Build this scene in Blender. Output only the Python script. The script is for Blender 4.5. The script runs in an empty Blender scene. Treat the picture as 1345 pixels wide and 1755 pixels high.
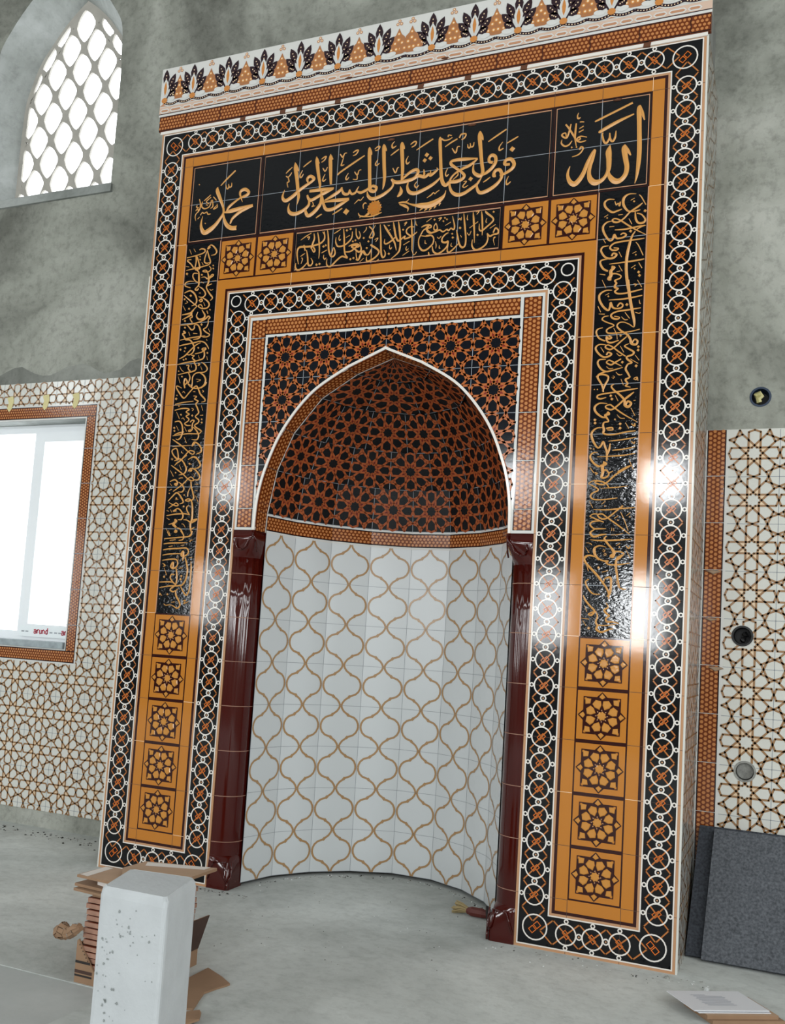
import bpy, bmesh, math, random
from mathutils import Vector, Matrix
random.seed(7)
T = 0.2                      # one ceramic tile = 20 cm; every plan number below is in tiles
scene = bpy.context.scene
COL = scene.collection

# ------------------------------------------------------------------ camera
cam_d = bpy.data.cameras.new('camera')
cam = bpy.data.objects.new('camera', cam_d); COL.objects.link(cam)
cam_d.sensor_fit = 'VERTICAL'; cam_d.sensor_height = 36.0; cam_d.sensor_width = 36.0*1345/1755
cam_d.lens = 1633.68/1755*36.0
cam_d.shift_x = 13.0/1755; cam_d.shift_y = 75.9/1755
cam_d.clip_start = 0.05; cam_d.clip_end = 200
w = Vector((-0.10268223, 0.40233538, 0.04395999)); th = w.length
Rm = Matrix.Rotation(th, 3, w.normalized())
rx, ry, rz = Rm[0], Rm[1], Rm[2]
def tob(v): return Vector((v[0], v[2], -v[1]))
ax, ay, az = tob(rx), -tob(ry), -tob(rz)
cam.matrix_world = Matrix(((ax.x, ay.x, az.x, 14.78506*T), (ax.y, ay.y, az.y, -18.61687*T), (ax.z, ay.z, az.z, (18-12.38112)*T), (0, 0, 0, 1)))
scene.camera = cam

# ------------------------------------------------------------------ light and exposure
scene.view_settings.view_transform = 'Standard'
scene.view_settings.look = 'None'
scene.view_settings.gamma = 1.0
scene.view_settings.use_curve_mapping = False
scene.view_settings.exposure = 0.0
world = bpy.data.worlds.new('overcast_sky'); scene.world = world
world.use_nodes = True
bg = world.node_tree.nodes['Background']
bg.inputs[0].default_value = (0.93, 0.97, 1.0, 1); bg.inputs[1].default_value = 4.0

def area(name, loc, target, sx, sy, power, color=(0.95, 0.98, 1.0)):
    d = bpy.data.lights.new(name, 'AREA'); d.shape = 'RECTANGLE'; d.size = sx*T; d.size_y = sy*T
    d.energy = power; d.color = color
    o = bpy.data.objects.new(name, d); COL.objects.link(o)
    o.location = Vector(loc)*T
    dirv = (Vector(target)-Vector(loc)).normalized()
    o.rotation_euler = dirv.to_track_quat('-Z', 'Y').to_euler()
    return o
# daylight of the windows behind and right of the camera, plus added fill
BACK = -40.0
for wx, lo, hi in ((-24, 14, 14), (-17, 24, 24), (-10, 24, 24), (-3, 24, 20), (0.9, 24, 6), (6.4, 38, 30), (19.5, 30, 30), (24.5, 30, 30)):
    area('window_and_fill_light', (wx, BACK+0.3, 8.4), (wx, 0, 8.4), 2.4, 4.2, lo)
    area('window_and_fill_light', (wx+1.2, BACK+0.3, 16.4), (wx+1.2, 0, 16.4), 2.4, 2.4, hi)
for wy in (-32, -24, -16, -8):
    area('window_and_fill_light', (29.6, wy, 8.4), (0, wy, 8.0), 3.4, 6.5, 30)
    area('window_and_fill_light', (29.6, wy, 20.0), (0, wy, 12.0), 4.4, 7.0, 34)
    area('window_and_fill_light', (-28.6, wy, 8.4), (0, wy, 8.0), 3.4, 6.5, 20)  # left-wall lamps: fill added out of view, no window known there
    area('window_and_fill_light', (-28.6, wy, 20.0), (0, wy, 12.0), 4.4, 7.0, 24)

# ------------------------------------------------------------------ materials
def lin(h):
    h = h.lstrip('#'); c = [int(h[i:i+2], 16)/255 for i in (0, 2, 4)]
    return tuple((v/12.92 if v <= 0.04045 else ((v+0.055)/1.055)**2.4) for v in c) + (1,)
MATS = {}
def mat(name, col, rough=0.5, bump=0.0, bscale=40, spec=0.5, metal=0.0, var=0.0, vscale=8, stretch=None, coat=0.0):
    m = bpy.data.materials.new(name); m.use_nodes = True
    nt = m.node_tree; b = nt.nodes['Principled BSDF']
    c = lin(col)
    b.inputs['Base Color'].default_value = c
    b.inputs['Roughness'].default_value = rough
    b.inputs['Metallic'].default_value = metal
    b.inputs['Specular IOR Level'].default_value = spec
    b.inputs['Coat Weight'].default_value = coat
    tc = nt.nodes.new('ShaderNodeTexCoord')
    src = tc.outputs['Object']
    if stretch:
        mp = nt.nodes.new('ShaderNodeMapping'); mp.inputs['Scale'].default_value = stretch
        nt.links.new(src, mp.inputs['Vector']); src = mp.outputs['Vector']
    if var:
        n = nt.nodes.new('ShaderNodeTexNoise'); n.inputs['Scale'].default_value = vscale; n.inputs['Detail'].default_value = 6
        nt.links.new(src, n.inputs['Vector'])
        r = nt.nodes.new('ShaderNodeValToRGB')
        r.color_ramp.elements[0].position = 0.3; r.color_ramp.elements[1].position = 0.7
        r.color_ramp.elements[0].color = tuple(v*(1-var) for v in c[:3])+(1,)
        r.color_ramp.elements[1].color = tuple(min(1, v*(1+var)) for v in c[:3])+(1,)
        nt.links.new(n.outputs['Fac'], r.inputs['Fac']); nt.links.new(r.outputs['Color'], b.inputs['Base Color'])
    if bump:
        n2 = nt.nodes.new('ShaderNodeTexNoise'); n2.inputs['Scale'].default_value = bscale; n2.inputs['Detail'].default_value = 3
        nt.links.new(src, n2.inputs['Vector'])
        bp = nt.nodes.new('ShaderNodeBump'); bp.inputs['Strength'].default_value = bump; bp.inputs['Distance'].default_value = 0.004
        nt.links.new(n2.outputs['Fac'], bp.inputs['Height']); nt.links.new(bp.outputs['Normal'], b.inputs['Normal'])
    MATS[name] = m
    return m

def cement(name, dark, mid, light, scale=0.9, bump=0.5, speck=0.35, rough=0.95):
    m = bpy.data.materials.new(name); m.use_nodes = True
    nt = m.node_tree; b = nt.nodes['Principled BSDF']; L = nt.links.new
    b.inputs['Roughness'].default_value = rough; b.inputs['Specular IOR Level'].default_value = 0.2
    tc = nt.nodes.new('ShaderNodeTexCoord')
    n = nt.nodes.new('ShaderNodeTexNoise'); n.inputs['Scale'].default_value = scale; n.inputs['Detail'].default_value = 9; n.inputs['Roughness'].default_value = 0.62; n.inputs['Distortion'].default_value = 0.5
    L(tc.outputs['Object'], n.inputs['Vector'])
    r = nt.nodes.new('ShaderNodeValToRGB'); e = r.color_ramp.elements
    e[0].position = 0.33; e[0].color = lin(dark); e[1].position = 0.68; e[1].color = lin(light)
    k = e.new(0.5); k.color = lin(mid)
    L(n.outputs['Fac'], r.inputs['Fac'])
    n2 = nt.nodes.new('ShaderNodeTexNoise'); n2.inputs['Scale'].default_value = 22; n2.inputs['Detail'].default_value = 6; n2.inputs['Roughness'].default_value = 0.7
    L(tc.outputs['Object'], n2.inputs['Vector'])
    r2 = nt.nodes.new('ShaderNodeValToRGB'); e2 = r2.color_ramp.elements
    e2[0].position = 0.32; e2[0].color = (1-speck, 1-speck, 1-speck, 1); e2[1].position = 0.52; e2[1].color = (1, 1, 1, 1)
    L(n2.outputs['Fac'], r2.inputs['Fac'])
    mx = nt.nodes.new('ShaderNodeMixRGB'); mx.blend_type = 'MULTIPLY'; mx.inputs['Fac'].default_value = 1
    L(r.outputs['Color'], mx.inputs['Color1']); L(r2.outputs['Color'], mx.inputs['Color2'])
    L(mx.outputs['Color'], b.inputs['Base Color'])
    n3 = nt.nodes.new('ShaderNodeTexNoise'); n3.inputs['Scale'].default_value = 14; n3.inputs['Detail'].default_value = 8
    L(tc.outputs['Object'], n3.inputs['Vector'])
    bp = nt.nodes.new('ShaderNodeBump'); bp.inputs['Strength'].default_value = bump; bp.inputs['Distance'].default_value = 0.012
    L(n3.outputs['Fac'], bp.inputs['Height']); L(bp.outputs['Normal'], b.inputs['Normal'])
    MATS[name] = m
    return m

GL = dict(rough=0.09, bump=0.06, bscale=12)
mat('black_glaze', '#06070c', **GL)
mat('black_relief_glaze', '#05060c', rough=0.06, bump=0.16, bscale=45, stretch=(1, 1, 1.8))
mat('navy_glaze', '#0b0e17', **GL)
mat('dome_shaded_black', '#07080b', rough=0.45, spec=0.25)  # darker than the spandrel ground; dome shade is in the colour
mat('niche_white', '#c9cdce', rough=0.28)
mat('crown_blush', '#cfb3a0', rough=0.15)
mat('gold_glaze', '#b9762c', **GL)
mat('gold_petal', '#c2853c', rough=0.12, bump=0.1, bscale=60)
mat('lettering_gold', '#cf9550', rough=0.25)
mat('maroon_glaze', '#300b08', **GL)
mat('white_line', '#e0dad2', rough=0.15)
mat('tan_line', '#b98c68', rough=0.15)
mat('orange_line', '#b06c38', rough=0.15)
mat('bright_orange', '#cf6a24', rough=0.15)
mat('grout_grey', '#8d9298', rough=0.7)
mat('grout_dark', '#4a3a30', rough=0.8)
mat('white_glaze', '#d0d0c9', **GL)
mat('star_line', '#94704c', rough=0.2)
mat('peach_fill', '#dcc2a2', rough=0.2)
mat('star_orange', '#b0602c', rough=0.2)
mat('dome_shaded_orange', '#9c4f28', rough=0.45, spec=0.25)  # spandrel orange and red darkened, putting the dome's shade into the colour
mat('dome_shaded_red', '#641a10', rough=0.45, spec=0.25)
mat('red_fill', '#7a1c10', rough=0.2)
mat('honey_base', '#6c3012', rough=0.12, bump=0.1, bscale=60)
mat('honey_cell', '#bb7b46', rough=0.15)
mat('lantern_line', '#a5825a', rough=0.2)
mat('column_glaze', '#400d08', rough=0.09, bump=0.05, bscale=10)
mat('crown_white', '#d2d1cd', **GL)
mat('crown_plum', '#2c1a22', rough=0.15)
mat('crown_orange', '#c58244', rough=0.15)
mat('crown_tan', '#b98868', rough=0.15)
mat('crown_brown', '#a8714a', rough=0.15)
mat('crown_pale', '#f0d3ae', rough=0.15)
mat('masonry', '#83847f', rough=0.95, bump=0.4, bscale=30, var=0.2)
cement('wall_cement', '#686962', '#979990', '#b6b7af', scale=1.1, bump=0.9, speck=0.3)
cement('cement_dark', '#6a6c66', '#83857f', '#989a93', scale=2.5, bump=0.6, speck=0.2)
cement('reveal_cement', '#7c807c', '#a0a4a1', '#bfc3c2', scale=1.4, bump=0.35, speck=0.15)
cement('floor_cement', '#9ea29e', '#bdc1be', '#d0d4d1', scale=1.3, bump=0.3, speck=0.16)
cement('floor_smooth', '#a2a6a4', '#afb2b0', '#bbbebc', scale=1.5, bump=0.08, speck=0.03)
cement('ceiling_plaster', '#8a8c88', '#9a9c98', '#aaaca8', scale=0.7, bump=0.2, speck=0.1)
mat('lattice_plaster', '#aaa69e', rough=0.9, bump=0.3, bscale=30, var=0.12)
mat('pvc_white', '#e9edf0', rough=0.3)
mat('marble_sill', '#8f9a9e', rough=0.25, var=0.25, vscale=18)
mat('red_print', '#b03048', rough=0.5)
mat('grey_print', '#9aa0a6', rough=0.5)
mat('film_white', '#e8eef0', rough=0.35)
mat('block_white', '#b8bcbe', rough=0.95, bump=0.35, bscale=60, var=0.06, vscale=10)
mat('block_stain', '#8b908f', rough=0.95, bump=0.35, bscale=60, var=0.15, vscale=60)
mat('cardboard', '#917359', rough=0.85, var=0.08, vscale=12)
mat('cardboard_light', '#ab8e74', rough=0.85, var=0.06, vscale=12)
mat('cardboard_dark', '#46322a', rough=0.9, var=0.1, vscale=20)
mat('cardboard_white', '#d9d2cb', rough=0.8)
mat('ink_black', '#241f1d', rough=0.8)
mat('terracotta', '#9b7562', rough=0.8, var=0.12, vscale=40)
mat('tile_glaze', '#6a3422', rough=0.3)
mat('felt_grey', '#595c61', rough=1.0, bump=0.5, bscale=300, var=0.4, vscale=110, spec=0.1)
mat('felt_dark', '#41444a', rough=1.0, bump=0.5, bscale=300, var=0.35, vscale=110, spec=0.1)
mat('paper_white', '#d2d3d7', rough=0.7)
mat('paper_print', '#a9acb5', rough=0.7)
mat('plastic_black', '#060607', rough=0.55)
mat('plastic_blue', '#142a44', rough=0.4)
mat('wire_yellow', '#b9b27c', rough=0.4)
mat('rubble_grey', '#8d8d88', rough=1.0, var=0.25, vscale=60)
mat('rubble_dark', '#3a3a36', rough=1.0, var=0.3, vscale=60)
mat('rubble_white', '#c9cccb', rough=1.0)
mat('straw', '#9c8a63', rough=0.9)
mat('brick_red', '#5a241d', rough=0.6)
mat('mortar_tan', '#9d8670', rough=0.95, bump=0.4, bscale=80)
mat('mortar_brown', '#5d3722', rough=0.9, bump=0.3, bscale=80)
mat('tape_yellow', '#cfc48c', rough=0.5)
def glass():
    m = bpy.data.materials.new('window_glass'); m.use_nodes = True
    nt = m.node_tree; nt.nodes.clear(); L = nt.links.new
    o = nt.nodes.new('ShaderNodeOutputMaterial'); mx = nt.nodes.new('ShaderNodeMixShader')
    t = nt.nodes.new('ShaderNodeBsdfTransparent'); g = nt.nodes.new('ShaderNodeBsdfGlossy'); g.inputs['Roughness'].default_value = 0.02
    mx.inputs[0].default_value = 0.05
    L(t.outputs[0], mx.inputs[1]); L(g.outputs[0], mx.inputs[2]); L(mx.outputs[0], o.inputs[0])
    MATS['window_glass'] = m
glass()

# ------------------------------------------------------------------ mesh builder
def face_map(x, y, h=0.0): return Vector((x*T, -h*T, y*T))
def wall_map(x, y, h=0.0): return Vector((x*T, (2.5-h)*T, y*T))
def P3(x, z, y): return Vector((x*T, z*T, y*T))       # plan x, depth z, height y

class MB:
    def __init__(self, fmap=face_map):
        self.v = []; self.f = []; self.m = []; self.names = []; self.map = fmap
    def mi(self, name):
        if name not in self.names: self.names.append(name)
        return self.names.index(name)
    def raw(self, pts, name):
        i = len(self.v); self.v += [tuple(p) for p in pts]
        self.f.append(tuple(range(i, i+len(pts)))); self.m.append(self.mi(name))
    def poly(self, pts, name, h=0.0):
        self.raw([self.map(x, y, h) for x, y in pts], name)
    def rect(self, x0, y0, x1, y1, name, h=0.0):
        self.poly([(x0, y0), (x1, y0), (x1, y1), (x0, y1)], name, h)
    def box3(self, p0, p1, name):
        (a, b, c), (d, e, f) = p0, p1
        q = [Vector((x*T, z*T, y*T)) for x, z, y in ((a, b, c), (d, b, c), (d, e, c), (a, e, c), (a, b, f), (d, b, f), (d, e, f), (a, e, f))]
        for fc in ((0, 1, 5, 4), (1, 2, 6, 5), (2, 3, 7, 6), (3, 0, 4, 7), (4, 5, 6, 7), (3, 2, 1, 0)):
            self.raw([q[k] for k in fc], name)
    def slab(self, pts, name, h0, h1, side=None):
        top = [self.map(x, y, h1) for x, y in pts]; bot = [self.map(x, y, h0) for x, y in pts]
        self.raw(top, name); self.raw(bot[::-1], side or name); n = len(pts)
        for i in range(n):
            j = (i+1) % n; self.raw([bot[i], bot[j], top[j], top[i]], side or name)
    def bevelled(self, pts, name, h0, h1, shrink=0.8):
        cx = sum(p[0] for p in pts)/len(pts); cy = sum(p[1] for p in pts)/len(pts)
        top = [self.map(cx+(x-cx)*shrink, cy+(y-cy)*shrink, h1) for x, y in pts]; bot = [self.map(x, y, h0) for x, y in pts]
        self.raw(top, name); n = len(pts)
        for i in range(n):
            j = (i+1) % n; self.raw([bot[i], bot[j], top[j], top[i]], name)
    def seg(self, p, q, wd, name, h=0.0, ext=0.0, n=1, keep=None):
        dx, dy = q[0]-p[0], q[1]-p[1]; L = math.hypot(dx, dy)
        if L < 1e-6: return
        ux, uy = dx/L, dy/L; nx, ny = -uy*wd/2, ux*wd/2
        a = (p[0]-ux*ext, p[1]-uy*ext); b = (q[0]+ux*ext, q[1]+uy*ext)
        for k in range(n):
            s, e = k/n, (k+1)/n
            A = (a[0]+(b[0]-a[0])*s, a[1]+(b[1]-a[1])*s); B = (a[0]+(b[0]-a[0])*e, a[1]+(b[1]-a[1])*e)
            if keep and not keep((A[0]+B[0])/2, (A[1]+B[1])/2): continue
            self.poly([(A[0]+nx, A[1]+ny), (A[0]-nx, A[1]-ny), (B[0]-nx, B[1]-ny), (B[0]+nx, B[1]+ny)], name, h)
    def line(self, pts, wd, name, h=0.0, closed=False, keep=None):
        n = len(pts); idx = range(n if closed else n-1)
        off = []
        for i in range(n):
            a = pts[i-1] if (i > 0 or closed) else pts[i]; b = pts[(i+1) % n] if (i < n-1 or closed) else pts[i]
            dx, dy = b[0]-a[0], b[1]-a[1]; L = math.hypot(dx, dy) or 1
            off.append((-dy/L*wd/2, dx/L*wd/2))
        for i in idx:
            j = (i+1) % n; p, q = pts[i], pts[j]; o, r = off[i], off[j]
            if keep and not keep((p[0]+q[0])/2, (p[1]+q[1])/2): continue
            self.poly([(p[0]+o[0], p[1]+o[1]), (p[0]-o[0], p[1]-o[1]), (q[0]-r[0], q[1]-r[1]), (q[0]+r[0], q[1]+r[1])], name, h)
    def ring(self, cx, cy, r, wd, name, h=0.0, n=20, a0=0, a1=360):
        cl = (a1-a0) >= 360
        pts = [(cx+r*math.cos(math.radians(a0+(a1-a0)*k/n)), cy+r*math.sin(math.radians(a0+(a1-a0)*k/n))) for k in range(n if cl else n+1)]
        self.line(pts, wd, name, h, closed=cl)
    def disc(self, cx, cy, r, name, h=0.0, n=12, ry=None, rot=0):
        ry = ry or r; c, s = math.cos(rot), math.sin(rot)
        self.poly([(cx+c*r*math.cos(6.28319*k/n)-s*ry*math.sin(6.28319*k/n), cy+s*r*math.cos(6.28319*k/n)+c*ry*math.sin(6.28319*k/n)) for k in range(n)], name, h)
    def tube(self, pts, r, name, n=8, caps=True):
        pts = [Vector(p) for p in pts]; rings = []
        rr = r if isinstance(r, (list, tuple)) else [r]*len(pts)
        for i, p in enumerate(pts):
            d = (pts[min(i+1, len(pts)-1)]-pts[max(i-1, 0)]).normalized()
            u = d.cross(Vector((0, 0, 1)) if abs(d.z) < 0.9 else Vector((1, 0, 0))).normalized(); v = d.cross(u)
            rings.append([p+(u*math.cos(6.28319*k/n)+v*math.sin(6.28319*k/n))*rr[i] for k in range(n)])
        for a, b in zip(rings, rings[1:]):
            for k in range(n):
                self.raw([a[k], a[(k+1) % n], b[(k+1) % n], b[k]], name)
        if caps:
            self.raw(rings[0][::-1], name); self.raw(rings[-1], name)
    def build(self, name, parent=None, smooth=False, weld=False):
        me = bpy.data.meshes.new(name)
        base = Vector((0, 0, 0))
        if parent is not None: base = WORLD[parent.name]
        me.from_pydata([tuple(Vector(v)-base) for v in self.v], [], self.f)
        for nme in self.names: me.materials.append(MATS[nme])
        me.polygons.foreach_set('material_index', self.m)
        if smooth: me.polygons.foreach_set('use_smooth', [True]*len(self.f))
        me.update()
        if weld:
            bm = bmesh.new(); bm.from_mesh(me); bmesh.ops.remove_doubles(bm, verts=bm.verts, dist=1e-5); bmesh.ops.recalc_face_normals(bm, faces=bm.faces); bm.to_mesh(me); bm.free()
        o = bpy.data.objects.new(name, me); COL.objects.link(o)
        if parent is not None: o.parent = parent; WORLD[o.name] = base
        else: WORLD[o.name] = base
        return o
WORLD = {}
def tag(o, label, cat, group=None):
    o['label'] = label; o['category'] = cat
    if group: o['group'] = group
    return o
def thing(name, loc, label, cat, group=None):
    o = bpy.data.objects.new(name, None); COL.objects.link(o)
    o.empty_display_size = 0.05
    o.location = loc; WORLD[o.name] = Vector(loc)
    return tag(o, label, cat, group)
def structure(o):
    o['kind'] = 'structure'; return o
def grounded(mb, name, label, cat, group=None, smooth=False, weld=False):
    """one-mesh thing with its origin at the middle of its base"""
    xs = [v[0] for v in mb.v]; ys = [v[1] for v in mb.v]; zs = [v[2] for v in mb.v]
    base = Vector(((min(xs)+max(xs))/2, (min(ys)+max(ys))/2, min(zs)))
    mb.v = [tuple(Vector(v)-base) for v in mb.v]
    o = mb.build(name, None, smooth, weld); o.location = base; WORLD[o.name] = base
    return tag(o, label, cat, group)

# ------------------------------------------------------------------ tile patterns
A8 = 0.118; YS = 0.4536
def star_parts():
    segs = []; kites = []
    for k in range(8):
        an = math.radians(45*k); n = (math.cos(an), math.sin(an)); t = (-n[1], n[0])
        for s in (-1, 1):
            segs.append(((n[0]*A8+t[0]*A8*0.414*s, n[1]*A8+t[1]*A8*0.414*s), (n[0]*A8+t[0]*YS*s, n[1]*A8+t[1]*YS*s)))
            segs.append(((n[0]*YS+t[0]*A8*s, n[1]*YS+t[1]*A8*s), (n[0]*0.5, n[1]*0.5)))
        m = math.radians(45*k+22.5); e = math.radians(45*k+45)
        kites.append([(A8*1.12*math.cos(m), A8*1.12*math.sin(m)), (A8*1.414*math.cos(an), A8*1.414*math.sin(an)), (A8*2.613*math.cos(m), A8*2.613*math.sin(m)), (A8*1.414*math.cos(e), A8*1.414*math.sin(e))])
    for sx in (-1, 1):
        for sy in (-1, 1):
            d = 0.35355
            segs += [((sx*d, sy*d), (sx*0.293, sy*0.5)), ((sx*d, sy*d), (sx*0.5, sy*0.293)),
                     ((sx*0.293, sy*0.5), (sx*0.242, sy*0.4)), ((sx*0.5, sy*0.293), (sx*0.4, sy*0.242))]
    return segs, kites
SEGS, KITES = star_parts()
def star_tile(mb, cx, cy, line, fill, wd=0.042, rect=None, keep=None, sx=1.0, sy=1.0, n=1, h=0.006):
    for p, q in SEGS:
        p = (cx+p[0]*sx, cy+p[1]*sy); q = (cx+q[0]*sx, cy+q[1]*sy)
        if rect:
            c = clip_seg(p, q, rect)
            if not c: continue
            p, q = c
        mb.seg(p, q, wd, line, h, 0.0 if rect else wd*0.25, 10 if keep else n, keep)
    for kt in KITES:
        pts = [(cx+x*sx, cy+y*sy) for x, y in kt]
        if rect and not all(rect[0] <= x <= rect[2] and rect[1] <= y <= rect[3] for x, y in pts): continue
        if keep and not all(keep(x, y) for x, y in pts): continue
        mb.poly(pts, fill, h*0.5)
def clip_seg(p, q, r):
    t0, t1 = 0.0, 1.0; dx, dy = q[0]-p[0], q[1]-p[1]
    for pp, qq in ((-dx, p[0]-r[0]), (dx, r[2]-p[0]), (-dy, p[1]-r[1]), (dy, r[3]-p[1])):
        if abs(pp) < 1e-9:
            if qq < 0: return None
        else:
            t = qq/pp
            if pp < 0: t0 = max(t0, t)
            else: t1 = min(t1, t)
    if t0 >= t1-1e-6: return None
    return ((p[0]+dx*t0, p[1]+dy*t0), (p[0]+dx*t1, p[1]+dy*t1))
def star_field(mb, x0, y0, x1, y1, ox, oy, line, fill, grout, holes=(), wd=0.042):
    """star tiles whose joints run through (ox+i, oy+j), clipped to the rectangle and cut out of the holes"""
    i0 = math.floor(x0-ox); i1 = math.ceil(x1-ox); j0 = math.floor(y0-oy); j1 = math.ceil(y1-oy)
    for i in range(i0, i1):
        for j in range(j0, j1):
            r = (max(x0, ox+i), max(y0, oy+j), min(x1, ox+i+1), min(y1, oy+j+1))
            rs = [r]
            for hx0, hy0, hx1, hy1 in holes:
                nr = []
                for a in rs:
                    if a[2] <= hx0 or a[0] >= hx1 or a[3] <= hy0 or a[1] >= hy1: nr.append(a); continue
                    if a[0] < hx0: nr.append((a[0], a[1], hx0, a[3]))
                    if a[2] > hx1: nr.append((hx1, a[1], a[2], a[3]))
                    mx0, mx1 = max(a[0], hx0), min(a[2], hx1)
                    if a[1] < hy0: nr.append((mx0, a[1], mx1, hy0))
                    if a[3] > hy1: nr.append((mx0, hy1, mx1, a[3]))
                rs = nr
            for a in rs:
                if a[2]-a[0] < 1e-3 or a[3]-a[1] < 1e-3: continue
                star_tile(mb, ox+i+0.5, oy+j+0.5, line, fill, wd, rect=a)
                if abs(a[0]-(ox+i)) < 1e-6: mb.rect(a[0]-0.006, a[1], a[0]+0.006, a[3], grout, 0.003)
                if abs(a[1]-(oy+j)) < 1e-6: mb.rect(a[0], a[1]-0.006, a[2], a[1]+0.006, grout, 0.003)
def honey(mb, x0, y0, x1, y1, h=0.004, sp=0.098, r=0.037, base=True, vertical=False):
    if base: mb.rect(x0, y0, x1, y1, 'honey_base', h)
    if vertical:
        inv = MB(lambda a, b, hh=0.0: mb.map(b, a, hh)); xx0, yy0, xx1, yy1 = y0, x0, y1, x1
    else:
        inv = mb; xx0, yy0, xx1, yy1 = x0, y0, x1, y1
    rows = max(1, round((yy1-yy0)/(sp*0.9))); ry = (yy1-yy0)/rows
    cols = max(1, round((xx1-xx0)/sp)); rx = (xx1-xx0)/cols
    for j in range(rows):
        for i in range(cols):
            cx = xx0+(i+0.5)*rx+(0.25 if j % 2 else -0.25)*rx; cy = yy0+(j+0.5)*ry
            pts = [(cx+r*math.cos(math.radians(60*k+30)), cy+r*math.sin(math.radians(60*k+30))) for k in range(6)]
            if vertical: mb.raw([mb.map(b, a, h+0.004) for a, b in pts], 'honey_cell')
            else: mb.poly(pts, 'honey_cell', h+0.004)
LQ = [(0.015, 0.5), (0.04, 0.43), (0.09, 0.36), (0.15, 0.315), (0.195, 0.285), (0.215, 0.26), (0.27, 0.245), (0.35, 0.215), (0.42, 0.15), (0.458, 0.07), (0.468, 0.0)]
def lantern_tile(mb, cx, cy, y_min=None):
    for sx in (-1, 1):
        for sy in (-1, 1):
            pts = [(cx+sx*x, cy+sy*y) for x, y in LQ]
            k = (lambda x, y: y > y_min) if y_min is not None else None
            mb.line(pts, 0.048, 'lantern_line', 0.006, keep=k)
            kx, ky = cx+sx*0.2, cy+sy*0.275
            if y_min is None or ky > y_min+0.05:
                mb.poly([(kx-0.045, ky), (kx, ky-0.05), (kx+0.045, ky), (kx, ky+0.05)], 'lantern_line', 0.007)
def rosette(mb, x0, y0):
    cx, cy = x0+0.5, y0+0.5
    mb.rect(x0, y0, x0+1, y0+1, 'maroon_glaze', 0.0)
    mb.rect(x0+0.03, y0+0.035, x0+0.97, y0+0.965, 'gold_glaze', 0.008)
    s, d = 0.355, 0.455
    e = d-s
    out = []
    for k in range(4):
        an = math.radians(90*k); c, si = math.cos(an), math.sin(an)
        for (a, b) in ((e, s), (0, d), (-e, s), (-s, s)):
            out.append((cx+a*c-b*si, cy+a*si+b*c))
    for k in range(0, 16, 4):   # four arms and the core square, all in dark glaze
        mb.poly([out[k], out[k+1], out[k+2]], 'maroon_glaze', 0.014)
    mb.rect(cx-s, cy-s, cx+s, cy+s, 'maroon_glaze', 0.014)
    def rot(pts, deg):
        c, si = math.cos(math.radians(deg)), math.sin(math.radians(deg))
        return [(cx+x*c-y*si, cy+x*si+y*c) for x, y in pts]
    st = []
    for k in range(16):
        r = 0.092 if k % 2 else 0.072
        st.append((r*math.cos(math.radians(22.5*k)), r*math.sin(math.radians(22.5*k))))
    mb.bevelled(rot(st, 11.25), 'gold_petal', 0.014, 0.026, 0.75)
    pet = [(0.0, 0.125), (0.07, 0.195), (0.088, 0.27), (0.0, 0.325), (-0.088, 0.27), (-0.07, 0.195)]
    kit = [(0.0, 0.315), (0.06, 0.355), (0.0, 0.43), (-0.06, 0.355)]
    kit2 = [(0.0, 0.315), (0.075, 0.37), (0.0, 0.46), (-0.075, 0.37)]
    for k in range(8):
        mb.bevelled(rot(pet, 22.5+45*k), 'gold_petal', 0.014, 0.03, 0.82)
        mb.bevelled(rot(kit2 if k % 2 else kit, 45*k), 'gold_petal', 0.014, 0.024, 0.8)
        mb.poly(rot([(0.012, 0.105), (0, 0.125), (-0.012, 0.105), (0, 0.09)], 45*k), 'tan_line', 0.017)
    for k in range(4):          # gold corner strips inside the small triangles beside the arms
        mb.poly(rot([(0.335, 0.335), (0.29, 0.335), (0.335, 0.29)], 90*k), 'gold_glaze', 0.018)
def catmull(P, n=6):
    if len(P) < 3: return P
    out = []
    for i in range(len(P)-1):
        p0 = P[max(i-1, 0)]; p1 = P[i]; p2 = P[i+1]; p3 = P[min(i+2, len(P)-1)]
        for k in range(n):
            t = k/n
            out.append(tuple(0.5*(2*b+(c-a)*t+(2*a-5*b+4*c-d)*t*t+(3*b-a-3*c+d)*t**3) for a, b, c, d in zip(p0, p1, p2, p3)))
    out.append(P[-1]); return out
def write(mb, text, name='lettering_gold', h0=0.004, h1=0.02, lo=0, hi=9999):
    for ln in text.strip().split('\n')[lo:hi]:
        dia = ln[0] == 'D'
        pts = [tuple(int(c)/1000 for c in t.split(',')) for t in (ln[1:] if dia else ln).split()]
        if dia:
            x, y, r = pts[0]; r *= 1.05
            mb.bevelled([(x-r, y-r*0.1), (x+r*0.1, y-r), (x+r, y+r*0.1), (x-r*0.1, y+r)], name, h0, h1, 0.7); continue
        q = catmull(pts, 5); n = len(q); L = []; M = []; R = []
        for i in range(n):
            a = q[max(i-1, 0)]; b = q[min(i+1, n-1)]
            dx, dy = b[0]-a[0], b[1]-a[1]; l = math.hypot(dx, dy) or 1; wd = max(q[i][2], 0.006)/2
            L.append(mb.map(q[i][0]-dy/l*wd, q[i][1]+dx/l*wd, h0)); R.append(mb.map(q[i][0]+dy/l*wd, q[i][1]-dx/l*wd, h0))
            M.append(mb.map(q[i][0], q[i][1], h0+(h1-h0)*min(1, q[i][2]/0.05)))
        for i in range(n-1):
            mb.raw([L[i], M[i], M[i+1], L[i+1]], name); mb.raw([M[i], R[i], R[i+1], M[i+1]], name)

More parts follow.
